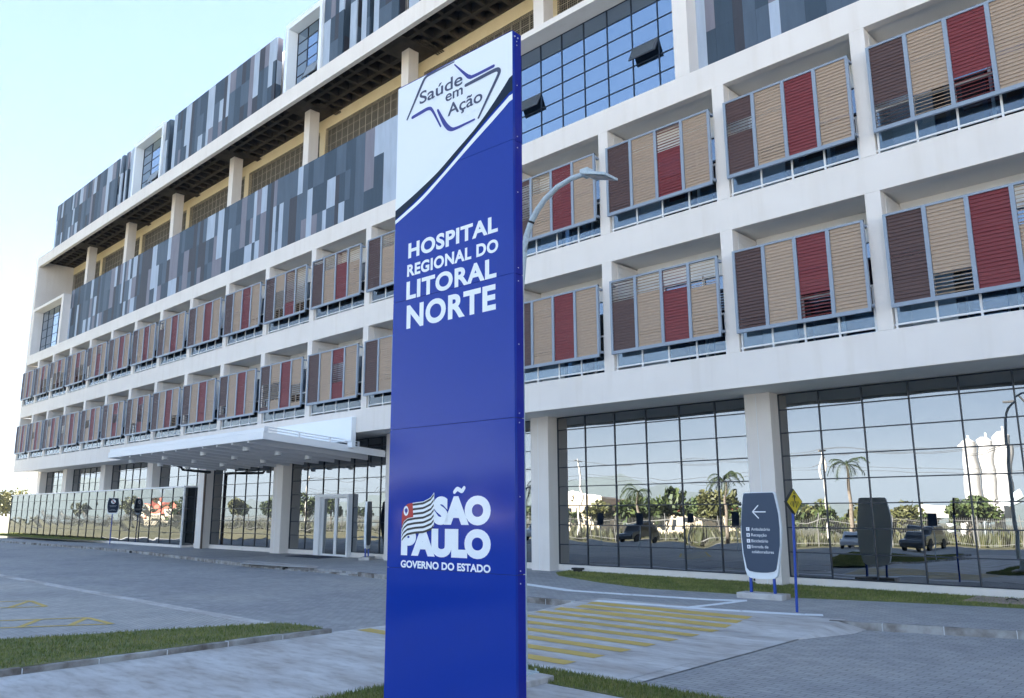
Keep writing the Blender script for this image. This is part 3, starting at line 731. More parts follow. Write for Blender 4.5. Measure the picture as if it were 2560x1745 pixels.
LAWN_L = [(-18.4, -6), (-16.3, 2.0), (-15.4, 4.1), (-14.6, 6.2), (-13.75, 8.1), (-13.2, 8.26), (-12.55, 8.3), (-12.55, 6), (-12.6, -6)]
lawn(LAWN_L, .07, 42000, .02, .055, .006, 1)
kerb([(-12.45, 8.35), (-12.45, -6)], 'kerb', h0=.085, w_=-.12)
lawn([(-8.15, 5.2), (-8.15, 8.36), (-4.6, 8.42), (-1.5, 8.5), (-1.5, 7.8), (-5.9, 7.75), (-6.95, 7.70), (-7.3, 5.2)], .03, 20000, .02, .06, .005, 2)
lawn([(-17.0, 19.75), (-16.2, 18.95), (-13.9, 17.95), (-12.0, 17.4), (-10.2, 17.6), (-8.4, 17.75), (-6, 18.45), (-4, 18.85), (2, 19.4), (12, 19.8), (12, 20.62), (-17.2, 20.62)], .13, 46000, .015, .05, .008, 3)
lawn([(-100, 18.6), (-62, 18.6), (-56.5, 19.3), (-54.8, 19.85), (-100, 19.88)], .30, 12000, .04, .10, .015, 4)
mb = MB(); mb.box(-7.0, 4, -2, 7.69, -.02, .03); struct(mb.build('concrete_footpath', M_conc))
# kerb drains
mb = MB()
struct(sheet('concrete_apron', [(-29, 15.4), (-24.6, 15.9), (-25.5, 16.6), (-30.6, 16.6)], .128, M_conc))

# ================================================================== SIGN TOWER
T = thing('sign_tower', 'tall blue free-standing hospital sign tower with white lettering and curved white top', 'sign', (-6.23, 4.8, 0), radians(2.8))
TW = T
def tb(mb, name, m, parent=T, **k):   # shapes given in the tower's own x,z
    mb.v = [tuple(world_of(T) @ Vector(p)) for p in mb.v]
    return mb.build(name, m, parent, **k)
WT, DT, HT = 1.60, .125, 6.485
seams = [0.0, 1.57, 2.86, 4.132, 5.393, HT]
mb = MB(); mb.box(.012, WT-.012, .012, DT-.012, 0, HT-.01); tb(mb, 'core', M_navy)
for a, b in zip(seams[:-1], seams[1:]):
    mb = MB(); mb.box(0, WT, 0, .03, a+.0015, b-.0015, M_blue); mb.box(WT-.02, WT, .031, DT, a+.003, b-.003, M_bluedge); mb.box(0, .02, .031, DT, a+.003, b-.003, M_bluedge); mb.box(.02, WT-.02, DT-.02, DT, a+.003, b-.003, M_bluedge)
    tb(mb, 'blue_panel', None, bevel=.0015)
mb = MB(); mb.box(0, WT, .0, DT, HT-.004, HT+.006); tb(mb, 'top_cap', M_bluedge)
NU = [(0.0, 5.112), (0.289, 5.216), (0.624, 5.356), (0.864, 5.502), (1.097, 5.631), (1.248, 5.735), (1.396, 5.86), (1.498, 5.953), (1.575, 6.03)]
NL = [(0.0, 5.019), (0.291, 5.141), (0.624, 5.307), (0.943, 5.495), (1.173, 5.642), (1.322, 5.733), (1.468, 5.811), (1.575, 5.875)]
SU = [(0.0, 5.005), (0.377, 5.149), (0.722, 5.339), (1.036, 5.531), (1.248, 5.658), (1.425, 5.756), (1.575, 5.842)]
SLo = [(0.0, 4.966), (0.411, 5.121), (0.754, 5.317), (1.067, 5.498), (1.278, 5.612), (1.453, 5.71), (1.575, 5.785)]
def interp(c_, x):
    for (xa, za), (xb, zb) in zip(c_[:-1], c_[1:]):
        if x <= xb: return za+(zb-za)*(x-xa)/(xb-xa)
    return c_[-1][1]
def smooth_c(c_, x): return (interp(c_, max(0, x-.1))+interp(c_, min(WT, x+.1))+2*interp(c_, x))/4 if .1 < x < WT-.1 else interp(c_, x)
def band(mb, top, bot, y, m=None, n=40):
    vs = []; fs = []
    for k in range(n+1):
        x = WT*k/n; vs += [(x, y, bot(x)), (x, y, top(x))]
        if k: j = 2*k; fs.append((j-2, j, j+1, j-1))
    mb.add(vs, fs, m)
mb = MB(); band(mb, lambda x: HT-.004, lambda x: smooth_c(NU, x), -.002); tb(mb, 'white_field', M_swhite)
mb = MB(); band(mb, lambda x: smooth_c(NU, x), lambda x: smooth_c(NL, x), -.003); tb(mb, 'navy_swoosh', M_navy)
mb = MB(); band(mb, lambda x: smooth_c(SU, x), lambda x: smooth_c(SLo, x), -.003); tb(mb, 'white_swoosh', M_swhite)
lg = node('logo', T); y = -.0045
for pts, wd, m in (([(0.153, 6.081), (0.278, 6.264), (0.385, 6.42), (0.43, 6.458), (0.50, 6.466), (0.836, 6.467)], (.022, .034, .034, .028, .014), M_slate_txt),
                   ([(0.844, 6.434), (0.983, 6.283), (1.046, 6.224), (1.109, 6.208), (1.367, 6.212)], (.014, .03, .042, .034, .032), M_logo_blue),
                   ([(1.0, 6.15), (1.2, 6.158), (1.381, 6.162), (1.430, 6.146), (1.428, 6.10), (1.30, 5.925), (1.172, 5.749)], (.034, .038, .044, .034, .024), M_slate_txt),
                   ([(0.235, 6.075), (0.36, 6.086), (0.474, 6.09), (0.535, 6.045), (0.656, 5.833)], (.036, .04, .034, .018), M_logo_blue),
                   ([(0.611, 6.025), (0.68, 5.90), (0.74, 5.81), (0.80, 5.757), (0.877, 5.742), (1.119, 5.75)], (.026, .046, .05, .034, .02), M_logo_blue)):
    mb = MB(); stroke(mb, pts, wd, y, y); tb(mb, 'logo_stroke', m, lg)
for s_, x0, x1, z0, z1, bd, rf in (('Saúde', .338, .955, 6.18, 6.318, .012, 'S'), ('em', .72, .96, 6.072, 6.152, .012, 'm'), ('Ação', .752, 1.222, 5.905, 6.035, .012, 'A')):
    mb = MB(); text_on(mb, s_, x0, x1, z0, z1, y, bd, m=None, ref=rf); tb(mb, 'lettering', M_slate_txt, lg)
for s_, x0, x1, z0, z1, bd, tk in (('HOSPITAL', .212, 1.415, 4.556, 4.713, .038, 1.08), ('REGIONAL DO', .201, 1.420, 4.368, 4.490, .038, 1.08), ('LITORAL', .196, 1.398, 4.132, 4.316, .038, 1.08), ('NORTE', .207, 1.389, 3.836, 4.071, .038, 1.08)):
    mb = MB(); text_on(mb, s_, x0, x1, z0, z1, -.003, bd, tk, ref='H'); tb(mb, 'lettering', M_swhite)
for s_, x0, x1, z0, z1, bd, tk in (('SAO', .627, 1.328, 1.966, 2.212, .075, 1.0), ('PAULO', .197, 1.328, 1.686, 1.930, .075, 1.0), ('GOVERNO DO ESTADO', .197, 1.326, 1.576, 1.641, .038, 1.03)):
    mb = MB(); text_on(mb, s_, x0, x1, z0, z1, -.003, bd, tk, ref='H'); tb(mb, 'lettering', M_swhite)
mb = MB(); stroke(mb, [(.892, 2.250), (.925, 2.276), (.955, 2.268), (.985, 2.258), (1.012, 2.284)], (.034, .038, .038, .034), -.003, 0); tb(mb, 'lettering', M_swhite)
# waving striped flag
FT = [(0.203, 2.003), (0.207, 2.072), (0.231, 2.121), (0.283, 2.152), (0.355, 2.161), (0.497, 2.173), (0.587, 2.206), (0.635, 2.252)]
FB = [(0.205, 1.812), (0.216, 1.822), (0.235, 1.84), (0.281, 1.867), (0.383, 1.883), (0.504, 1.891), (0.602, 1.919), (0.637, 1.952)]
def along(c_, t):
    k = t*(len(c_)-1); i = min(int(k), len(c_)-2); u = k-i; return (c_[i][0]+(c_[i+1][0]-c_[i][0])*u, c_[i][1]+(c_[i+1][1]-c_[i][1])*u)
fl = node('flag_emblem', T)
def flag_strip(v0, v1, u0, u1, m, name, yy, n=24):
    mb = MB(); vs = []; fs = []
    for k in range(n+1):
        u = u0+(u1-u0)*k/n; a, b = along(FT, u), along(FB, u)
        for v in (v1, v0): vs.append((a[0]+(b[0]-a[0])*v, yy, a[1]+(b[1]-a[1])*v))
        if k: j = 2*k; fs.append((j-2, j, j+1, j-1))
    mb.add(vs, fs); tb(mb, name, m, fl)
flag_strip(0, 1, 0, 1, M_swhite, 'flag_cloth', -.0045)
for k in range(7):
    flag_strip((2*k+.35)/13.2, (2*k+1.25)/13.2, .02, .985, M_flag_black, 'flag_stripe', -.0055)
flag_strip(0.0, .46, 0.0, .56, M_flag_red, 'flag_canton', -.0065)
mb = MB(); mb.add([(.262+.034*cos(q*pi/10), -.0075, 2.088+.045*sin(q*pi/10)) for q in range(20)], [tuple(range(20))]); tb(mb, 'flag_disc', M_swhite, fl)
mb = MB(); mb.add([(p[0], -.0085, p[1]) for p in [(.243, 2.10), (.262, 2.115), (.282, 2.105), (.286, 2.085), (.272, 2.07), (.264, 2.055), (.257, 2.07), (.246, 2.082)]], [tuple(range(8))]); tb(mb, 'flag_map', M_logo_blue, fl)
mb = MB()
for z in (6.40, 6.36, 5.95, 5.44, 5.33, 4.9, 4.19, 4.07, 3.5, 2.90, 2.82, 2.2, 1.60, 1.50): mb.tube([(WT-.001, .06, z), (WT+.004, .06, z)], .005, 8)
for x_ in (.03, .075): mb.tube([(WT-.001, x_, 6.44), (WT+.006, x_, 6.44)], .007, 8)
tb(mb, 'rivet_row', M_galv)

# ================================================================== STREET FURNITURE
SLAMP = thing('street_lamp', 'galvanised street lamp with curved arm rising just behind the blue sign tower', 'street lamp', (-7.21, 7.7, 0))
mb = MB(); arm = [(-7.21, 7.7, .1), (-7.21, 7.7, 3.0), (-7.19, 7.7, 5.0), (-7.12, 7.7, 5.55), (-7.07, 7.7, 5.76), (-6.97, 7.7, 5.97), (-6.86, 7.7, 6.10), (-6.72, 7.7, 6.215), (-6.5, 7.7, 6.325), (-6.25, 7.7, 6.375), (-5.99, 7.7, 6.37)]
mb.tube(arm, [.075, .065, .05, .046, .044, .042, .040, .038, .036, .034, .032], 14); mb.build('pole', M_galv, SLAMP, smooth=True)
mb = MB(); q0, q1 = Vector((-6.985, 7.7, 5.945)), Vector((-6.972, 7.7, 5.97)); mb.tube([q0, q1], .047, 14); mb.build('collar', M_black, SLAMP)
mb = MB()
mb.add([(-6.02, 7.58, 6.335), (-5.62, 7.58, 6.20), (-5.62, 7.86, 6.20), (-6.02, 7.86, 6.335), (-6.02, 7.58, 6.39), (-5.62, 7.58, 6.235), (-5.62, 7.86, 6.235), (-6.02, 7.86, 6.39)], [(0,3,2,1),(4,5,6,7),(0,1,5,4),(1,2,6,5),(2,3,7,6),(3,0,4,7)])
mb.box(-6.06, -5.94, 7.64, 7.78, 6.33, 6.425); lum = mb.build('lamp_head', M_galv, SLAMP, bevel=.006)
mb = MB(); mb.add([(-5.97, 7.61, 6.313), (-5.66, 7.61, 6.208), (-5.66, 7.83, 6.208), (-5.97, 7.83, 6.313)], [(0, 3, 2, 1)]); mb.build('lens', mat('lamp_lens', (.22, .24, .25), .2), lum)
mb = MB(); mb.box(-7.50, -6.80, 7.28, 7.84, -.02, .10); mb.build('footing', M_conc, SLAMP, bevel=.012)
mb = MB(); mb.box(-7.30, -7.04, 7.57, 7.83, .10, .116); [mb.cyl(-7.17+a*.1, 7.7+b*.1, .116, .15, .014, seg=8) for a in (-1, 1) for b in (-1, 1)]; mb.build('base_plate', M_galv, SLAMP)

PANEL = [(-9.06, 2.41), (-9.02, 2.425), (-8.36, 2.432), (-8.335, 2.40), (-8.29, 2.15), (-8.258, 1.95), (-8.248, 1.65), (-8.27, 1.277), (-8.36, 0.869), (-8.39, 0.758), (-8.44, 0.71), (-8.60, .68), (-8.74, 0.674), (-8.90, .68), (-9.03, 0.70), (-9.09, 0.76), (-9.15, 1.083), (-9.172, 1.466), (-9.165, 1.755), (-9.115, 2.142), (-9.085, 2.34)]
BACK = [(-9.085, 2.425), (-9.03, 2.44), (-8.35, 2.447), (-8.312, 2.40), (-8.247, 1.99), (-8.222, 1.65), (-8.26, 1.278), (-8.345, 0.741), (-8.38, 0.61), (-8.45, 0.556), (-8.60, .535), (-8.75, 0.53), (-8.90, .535), (-9.03, 0.548), (-9.10, 0.60), (-9.14, 0.72), (-9.185, 1.082), (-9.2, 1.523), (-9.178, 1.793), (-9.125, 2.22)]
def directory(name, label, loc, rz, text, group):
    """wayfinding board on two posts; drawn about x = -8.73, y = 17.2"""
    r_ = thing(name, label, 'sign', loc, rz, group); ox = -8.73; TT = world_of(r_)
    def put(mb, nm, m, parent=r_, **k):
        mb.v = [tuple(TT @ Vector((p[0]-ox, p[1]-17.2, p[2]))) for p in mb.v]; return mb.build(nm, m, parent, **k)
    mb = MB(); mb.plate(BACK, 17.2, 17.29); put(mb, 'backing_board', M_swhite, bevel=.008)
    mb = MB(); mb.plate(PANEL, 17.185, 17.199); put(mb, 'face_panel', M_slate)
    for a, b in ((-9.067, -9.013), (-8.505, -8.455)): mb = MB(); mb.box(a, b, 17.22, 17.27, .22, .62); put(mb, 'post', M_pole_blue)
    mb = MB(); mb.box(-9.30, -8.22, 17.02, 17.46, .09, .235); put(mb, 'base_slab', M_conc, bevel=.012)
    if text:
        yy = 17.182
        mb = MB(); stroke(mb, [(-8.86, 2.006), (-8.70, 2.006), (-8.556, 2.006)], (.026, .026), yy, yy); stroke(mb, [(-8.864, 2.006), (-8.79, 2.082), (-8.725, 2.146)], (.026, .026), yy, yy); stroke(mb, [(-8.864, 2.006), (-8.79, 1.932), (-8.728, 1.868)], (.026, .026), yy, yy); put(mb, 'arrow', M_swhite)
        for s_, x0, x1, z0 in (('Ambulatório', -8.923, -8.475, 1.591), ('Recepção', -8.930, -8.560, 1.463), ('Bicicletário', -8.935, -8.535, 1.333), ('Entrada de', -8.937, -8.535, 1.206), ('colaboradores', -8.94, -8.416, 1.094)):
            mb = MB(); text_on(mb, s_, x0, x1, z0, z0+.064, yy, .004, ref='E'); put(mb, 'lettering', M_swhite)
        for z0, s_ in ((1.583, '†'), (1.452, 'i'), (1.322, 'A'), (1.192, 'e')):
            mb = MB(); mb.plate([(-9.046, z0), (-8.966, z0), (-8.966, z0+.08), (-9.046, z0+.08)], yy-.002, yy); ic = put(mb, 'icon', M_swhite)
            mb = MB(); text_on(mb, s_, -9.02, -8.992, z0+.015, z0+.065, yy-.004, .02, ref=s_); put(mb, 'icon_mark', M_slate, ic)
    return r_
directory('directory_sign', 'dark slate directory board with white arrow and four listed destinations on lawn edge', (-8.73, 17.2, 0), 0, True, 'directory boards')
directory('directory_sign', 'grey directory board seen almost edge-on beside the entrance column', (-27.35, 20.1, .0), radians(131), False, 'directory boards')

P = thing('crossing_sign', 'yellow diamond pedestrian crossing sign on a thin blue pole', 'road sign', (-7.14, 15.4, .118), 0)
mb = MB(); mb.tube([(-7.15, 15.4, .118), (-7.085, 15.4, 2.10)], .026, 12); mb.build('pole', M_pole_blue, P, smooth=True)
mb = MB(); nrm = Vector((.984, -.179, 0)); tv = Vector((.179, .984, 0)); cc = Vector((-7.085, 15.4, 2.21))
def dia(mb, k, off, th, m=None):
    q = [cc+tv*a*k+Vector((0, 0, b*k))+nrm*off for a, b in ((-.26, 0), (0, -.25), (.26, 0), (0, .25))]
    mb.add(q+[p-nrm*th for p in q], [(0,1,2,3),(7,6,5,4),(0,4,5,1),(1,5,6,2),(2,6,7,3),(3,7,4,0)], m)
dia(mb, 1.0, .05, .055); pl = mb.build('sign_plate', M_black, P)
mb = MB(); dia(mb, .92, .053, .002); mb.build('yellow_face', M_signyellow, pl)
mb = MB(); dia(mb, .0, .0, .0) if False else None
def onface(mb, pts, m=None, off=.056): mb.add([cc+tv*a+Vector((0, 0, b))+nrm*off for a, b in pts], [tuple(range(len(pts)))], m)
onface(mb, [(.022*cos(k*pi/5), .165+.022*sin(k*pi/5)) for k in range(10)])
onface(mb, [(-.03, .12), (-.012, .02), (.012, .02), (.03, .12), (.0, .138)]); onface(mb, [(-.012, .03), (-.05, -.09), (-.03, -.095), (.0, .02)]); onface(mb, [(.0, .03), (.03, -.05), (.028, -.12), (.048, -.12), (.052, -.045), (.014, .03)])
onface(mb, [(.025, .115), (.055, .06), (.068, .068), (.035, .13)]); onface(mb, [(-.025, .115), (-.06, .075), (-.07, .085), (-.035, .13)])
for k in range(-3, 4):
    if k: a = k*.048; onface(mb, [(a*.75-.008, 0.01), (a*.75+.008, 0.01), (a+.011, -.055-.05*(3-abs(k))/2), (a-.011, -.055-.05*(3-abs(k))/2)])
mb.build('pictogram', M_black, P)

PK = thing('parking_sign', 'small dark board with a crossed-out letter on a blue pole before the glass annex', 'sign', (-52.4, 19.2, .118), radians(64))
TT = world_of(PK)
def pk(mb, nm, m, parent=PK, **k): mb.v = [tuple(TT @ Vector(p)) for p in mb.v]; return mb.build(nm, m, parent, **k)
mb = MB(); mb.cyl(0, .03, 0, 1.95, .03, seg=10, m=M_pole_blue); pk(mb, 'pole', None, smooth=True)
mb = MB(); mb.plate([(-.26, 2.78), (.26, 2.78), (.33, 2.45), (.33, 2.2), (.27, 1.86), (.2, 1.80), (-.2, 1.80), (-.27, 1.86), (-.33, 2.2), (-.33, 2.45)], 0, .05); pk(mb, 'backing_board', M_swhite)
mb = MB(); mb.plate([(-.25, 2.765), (.25, 2.765), (.315, 2.45), (.315, 2.2), (.25, 1.93), (.19, 1.89), (-.19, 1.89), (-.25, 1.93), (-.315, 2.2), (-.315, 2.45)], -.014, -.002); pk(mb, 'face_panel', M_navy)
mb = MB(); mb.add([(.13*cos(k*pi/10), -.017, 2.56+.13*sin(k*pi/10)) for k in range(20)], [tuple(range(20))]); pk(mb, 'symbol_disc', M_swhite)
mb = MB(); text_on(mb, 'E', -.05, .05, 2.49, 2.63, -.02, .02); pk(mb, 'lettering', M_black)
mb = MB(); stroke(mb, [(-.09, 2.65), (0, 2.56), (.09, 2.47)], (.03, .03), -.023, 0); pk(mb, 'red_bar', M_flag_red)
mb = MB()
for z, a in ((2.32, .2), (2.26, .17), (2.08, .12), (2.03, .2)): mb.box(-a, a, -.018, -.016, z-.008, z+.008)
pk(mb, 'text_line', mat('sign_grey_text', (.3, .33, .37), .5))
for x, y in ((-16.6, 20.35), (-10.35, 20.35)):
    fl_ = thing('floodlight', 'small black ground floodlight at the foot of the wall by the %s column' % ('wide left' if x < -12 else 'directory sign'), 'floodlight', (x, y, .13), 0, 'wall floodlights')
    mb = MB(); mb.box(x-.2, x+.2, y-.1, y+.1, .20, .26); mb.build('housing', M_black, fl_, bevel=.02)
    mb = MB(); mb.box(x-.14, x+.14, y-.06, y+.06, .13, .20); mb.build('bracket', M_black, fl_)
mh = thing('manhole_cover', 'pinkish concrete manhole cover set in the lawn', 'manhole cover', (-4.4, 19.95, .13))
mb = MB(); mb.box(-5.3, -3.5, 19.35, 20.45, .10, .155); mb.build('lid', M_lid, mh, bevel=.01)
mb = MB(); mb.tube([(-4.62, 19.9, .156), (-4.56, 19.9, .19), (-4.44, 19.9, .19), (-4.38, 19.9, .156)], .012, 6); mb.build('lifting_handle', M_black, mh)
mb = MB(); mb.box(-32.2, -29.5, 19.2, 20.35, .118, .135); tag(mb.build('door_mat', M_mat, None), 'dark blue door mat in front of the sliding entrance door', 'door mat')
for x, y in ((-43.2, 17.0), (-26.4, 15.86)):
    mb = MB(); mb.tube([(x, y-.17, .05), (x, y+.1, .05)], .045, 10); tag(mb.build('drain_outlet', M_black, None), 'round black drain outlet in the kerb %s' % ('before the glass annex' if x < -40 else 'before the entrance'), 'drain', 'kerb drain outlets')

# ================================================================== ACROSS THE ROAD (seen in the glass) AND FAR LEFT
def tree(name, label, x, y, h, rad, nleaf, leaf, m, seed, group=None, trunk_h=.35, z0=0.0, thick=.02):
    R = random.Random(seed); r_ = thing(name, label, 'tree', (x, y, z0), 0, group)
    mb = MB(); th = h*trunk_h; mb.tube([(x, y, z0), (x+R.uniform(-.1, .1), y, z0+th*.6), (x+R.uniform(-.2, .2), y+R.uniform(-.2, .2), z0+th*1.4)], [h*thick*1.3, h*thick, h*thick*.6], 8)
    cl_ = []
    for k in range(9):
        a = R.uniform(0, 2*pi); e = R.uniform(-.5, 1); rr = rad*R.uniform(.35, .75)
        c_ = (x+cos(a)*rr*cos(e), y+sin(a)*rr*cos(e), z0+th+(h-th)*(.45+.38*sin(e))); cl_.append((c_, rad*R.uniform(.3, .52)))
        mb.tube([(x, y, z0+th*.9), tuple((p+q)/2 for p, q in zip((x, y, z0+th*1.2), c_)), c_], [h*thick*.5, h*thick*.3, h*thick*.12], 5)
    mb.build('trunk', M_bark, r_)
    mb = MB()
    for k in range(nleaf):
        c_, cr_ = R.choice(cl_); v = Vector((R.gauss(0, 1), R.gauss(0, 1), R.gauss(0, .8))).normalized()*cr_*R.random()**.4
        p = Vector(c_)+v; a = Vector((R.uniform(-1, 1), R.uniform(-1, 1), R.uniform(-1, 1))).normalized()*leaf*R.uniform(.6, 1.3); b = a.cross(Vector((R.uniform(-1, 1), R.uniform(-1, 1), R.uniform(-1, 1)))).normalized()*leaf*.6
        mb.add([p-a, p+b, p+a, p-b], [(0, 1, 2, 3)])
    mb.build('crown', m, r_); return r_
def palm(label, x, y, h, seed, fl_=2.2, group='palms across the road'):
    R = random.Random(seed); r_ = thing('palm_tree', label, 'palm', (x, y, 0), 0, group)
    mb = MB(); mb.tube([(x, y, 0), (x+.05, y, h*.5), (x, y, h)], [.17, .13, .09], 9); mb.build('trunk', M_bark, r_)
    mb = MB()
    for k in range(15):
        a = 2*pi*k/15+R.uniform(-.2, .2); e = R.uniform(.2, 1.25); ln = fl_*R.uniform(.8, 1.1); pts = []
        px, pz, an = 0, 0, e
        for j in range(9):
            pts.append(Vector((x+cos(a)*px, y+sin(a)*px, h+pz))); px += cos(an)*ln/8; pz += sin(an)*ln/8; an -= .30
        mb.tube(pts, [.03]*9, 4)
        sd = Vector((-sin(a), cos(a), 0))
        for j in range(1, 8):
            for q in range(3):
                p = pts[j]+(pts[j+1]-pts[j])*q/3; t_ = (pts[j+1]-pts[j]).normalized()
                for s_ in (-1, 1):
                    l_ = .55*(1-abs(j-4)/7); e_ = p+sd*s_*l_*.7+t_*l_*.5-Vector((0, 0, l_*R.uniform(.2, .6)))
                    mb.add([p, p+t_*.05, e_], [(0, 1, 2)])
    mb.build('fronds', M_palm, r_); return r_
palm('slender palm with a bent frond reflected above the large board', -24.6, -22, 6.2, 1)
palm('leaning palm reflected beside the wide column', -35.2, -22, 5.4, 2)
palm('short drooping palm reflected in the right-hand glass bay', -43.0, -20, 4.4, 3)
palm('palm reflected right of the sliding door', -47.5, -12, 4.6, 4, 2.4)
palm('bushy palm reflected left of the sliding door', -57.5, -14, 5.2, 5, 2.0)
R = random.Random(21); TREES = []
for k in range(34):
    an = radians(14+60*(k+.5)/34+R.uniform(-.8, .8)); yv = R.uniform(96, 132); TREES.append((-math.tan(an)*yv if an < 1.05 else -math.tan(an)*(yv-12), 41.4-yv, R.uniform(3.6, 6.2)+(2.0 if k > 22 else 0), R.uniform(2.6, 4.2), M_leaf if R.random() < .6 else M_leaf_y))
for k, (x, y, h, r_, m) in enumerate(TREES):
    tree('broadleaf_tree', '%s broadleaf tree in the row beyond the field across the road' % ('yellowish' if m is M_leaf_y else 'dark green'), x, y, h, r_, 1300, .40, m, 100+k, 'trees across the road', .22)
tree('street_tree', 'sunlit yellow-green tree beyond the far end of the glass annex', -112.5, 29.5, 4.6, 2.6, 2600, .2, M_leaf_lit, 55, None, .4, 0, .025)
tree('street_tree', 'dark round-topped small tree standing before the sunlit one', -104, 24.6, 3.0, .8, 900, .12, M_leaf, 56, None, .5, 0, .03)
# scrub on the verge
R = random.Random(9); mb = MB()
for k in range(14000):
    x = R.uniform(-1, 0); x = 6+x*x*(-300); y = R.uniform(-62, -27); h = R.uniform(.3, 1.0)*(1.4 if sin(x*.21)+sin(y*.33) > .4 else .8); a = R.uniform(0, 2*pi)
    mb.add([(x-cos(a)*.22, y-sin(a)*.22, 0), (x+cos(a)*.22, y+sin(a)*.22, 0), (x+R.uniform(-.2, .2), y+R.uniform(-.2, .2), h)], [(0, 1, 2)])
struct(mb.build('scrub_vegetation', leafmat('scrub_leaf', (0.035, 0.042, 0.014), (0.07, 0.066, 0.026))), 'stuff')
# metal fence
fe = thing('metal_fence', 'long thin metal bar fence along the far side of the car park', 'fence', (-40, -26, 0))
mb = MB()
x = -230
while x < 6: mb.box(x-.008, x+.008, -26.01, -25.99, .1, 2.2); x += .14
mb.box(-230, 6, -26.015, -25.985, .25, .29); mb.box(-230, 6, -26.015, -25.985, 1.95, 1.99); mb.build('bar_panel', M_fence, fe)
x = -230
while x < 6: mb = MB(); mb.box(x-.03, x+.03, -26.05, -25.97, 0, 2.45); mb.build('post', M_fence, fe); x += 3.0
# concrete batching plant
bp = thing('batching_plant', 'white concrete batching plant with three tall silos banded yellow', 'industrial plant', (-32, -88, 0))
for x, y, h in ((-33.0, -90, 13.6), (-31.0, -91, 14.0), (-28.3, -88, 14.2)):
    mb = MB(); mb.cyl(x, y, 5.0, h, 1.05, seg=24, m=M_silo); mb.cyl(x, y, 4.2, 5.0, 1.055, seg=24, m=M_siloy); mb.tube([(x, y, 4.2), (x, y, 2.7)], [1.04, .25], 20, M_silo); mb.cyl(x, y, h, h+.5, 1.05, .4, 20, M_silo); mb.cyl(x+.3, y, h+.3, h+1.0, .15, seg=8, m=M_galv)
    for a in range(4): q = a*pi/2+.78; mb.box(x+cos(q)-.09, x+cos(q)+.09, y+sin(q)-.09, y+sin(q)+.09, 0, 4.3, M_galv)
    mb.build('silo', None, bp, smooth=True)
mb = MB(); mb.box(-38.4, -34.2, -86, -82, 2.6, 4.7); mb.box(-33.6, -27.4, -86, -82, 2.6, 4.9); mb.box(-37.8, -36.8, -85, -83, 0, 2.6); mb.box(-33, -32, -85, -83, 0, 2.6); mb.box(-29, -28, -85, -83, 0, 2.6); mb.build('aggregate_bin', M_silo, bp)
mb = MB(); mb.tube([(-35, -84, 1.2), (-26, -86, 6.0)], .5, 8); mb.build('conveyor', M_galv, bp)
# houses
def house(label, x, y, wx, wy, h, roof, seed):
    r_ = thing('house', label, 'house', (x, y, 0), 0, 'houses beyond the field')
    mb = MB(); mb.box(x-wx/2, x+wx/2, y-wy/2, y+wy/2, 0, h); wl = mb.build('wall', M_plaster, r_)
    mb = MB()
    if roof: 
        rh = 1.9; a, b = wx/2+.4, wy/2+.4; mb.add([(x-a, y-b, h), (x+a, y-b, h), (x+a, y+b, h), (x-a, y+b, h), (x-a*.5, y, h+rh), (x+a*.5, y, h+rh)], [(0, 1, 5, 4), (1, 2, 5), (2, 3, 4, 5), (3, 0, 4), (3, 2, 1, 0)]); mb.build('roof', M_roof, r_)
    else: mb.box(x-wx/2-.1, x+wx/2+.1, y-wy/2-.1, y+wy/2+.1, h, h+.3); mb.build('roof', M_wall, r_)
    n = int(wx//2.2)
    for k in range(n):
        for z in ([1.2] if h < 4.5 else [1.2, 4.2]):
            xx_ = x-wx/2+wx*(k+.5)/n; mb = MB(); mb.box(xx_-.45, xx_+.45, y+wy/2-.02, y+wy/2+.03, z, z+1.1); mb.build('window', M_carwin, r_)
house('two-storey cream house with a flat roof', -104, -92, 9, 8, 6.8, False, 1); house('low cream house with a wide red tiled roof', -90, -104, 13, 9, 3.4, True, 2)
house('small house with a red hipped roof behind the trees', -78, -110, 9, 8, 3.2, True, 3); house('long red-roofed house reflected in the annex', -232, -62, 16, 9, 3.3, True, 4); house('tall narrow cream house with a red roof', -252, -66, 8, 8, 5.8, True, 5)
# parked cars
def car(label, x, y, rz, m, van=False):
    r_ = thing('parked_car', label, 'car', (x, y, 0), rz, 'cars in the far car park'); TT = world_of(r_)
    def put(mb, nm, mm, par=r_, **k): mb.v = [tuple(TT @ Vector(p)) for p in mb.v]; return mb.build(nm, mm, par, **k)
    h = 1.85 if van else 1.48
    prof = [(-2.1, .3), (2.1, .3), (2.15, .62), (2.0, .82), (1.15, .92), (.55, h-.05), (.3, h), (-1.35, h), (-1.6, h-.06), (-2.05, .95), (-2.12, .6)]
    mb = MB(); mb.plate(prof, -.82, .82); put(mb, 'body', m, bevel=.06)
    mb = MB()
    for s_ in (-1, 1): mb.plate([(1.0, .95), (.52, h-.12), (-1.3, h-.12), (-1.6, .98)], s_*.826-.004, s_*.826+.004)
    mb.add([(1.13, -.7, .95), (1.13, .7, .95), (.62, .6, h-.12), (.62, -.6, h-.12)], [(0, 1, 2, 3)]); put(mb, 'window', M_carwin)
    for xx_ in (-1.3, 1.3):
        for s_ in (-1, 1):
            mb = MB(); mb.tube([(xx_, s_*.70, .32), (xx_, s_*.86, .32)], .32, 16); wv = put(mb, 'wheel', M_black)
car('white hatchback parked across the road', -22.5, -17.5, radians(80), M_carw); car('dark grey saloon parked across the road', -18.2, -17.8, radians(92), M_carg); car('dark van parked beyond the palm', -42, -18.5, radians(90), M_carg, True); car('white car parked by the blue tower', -52, -17, radians(88), M_carw)
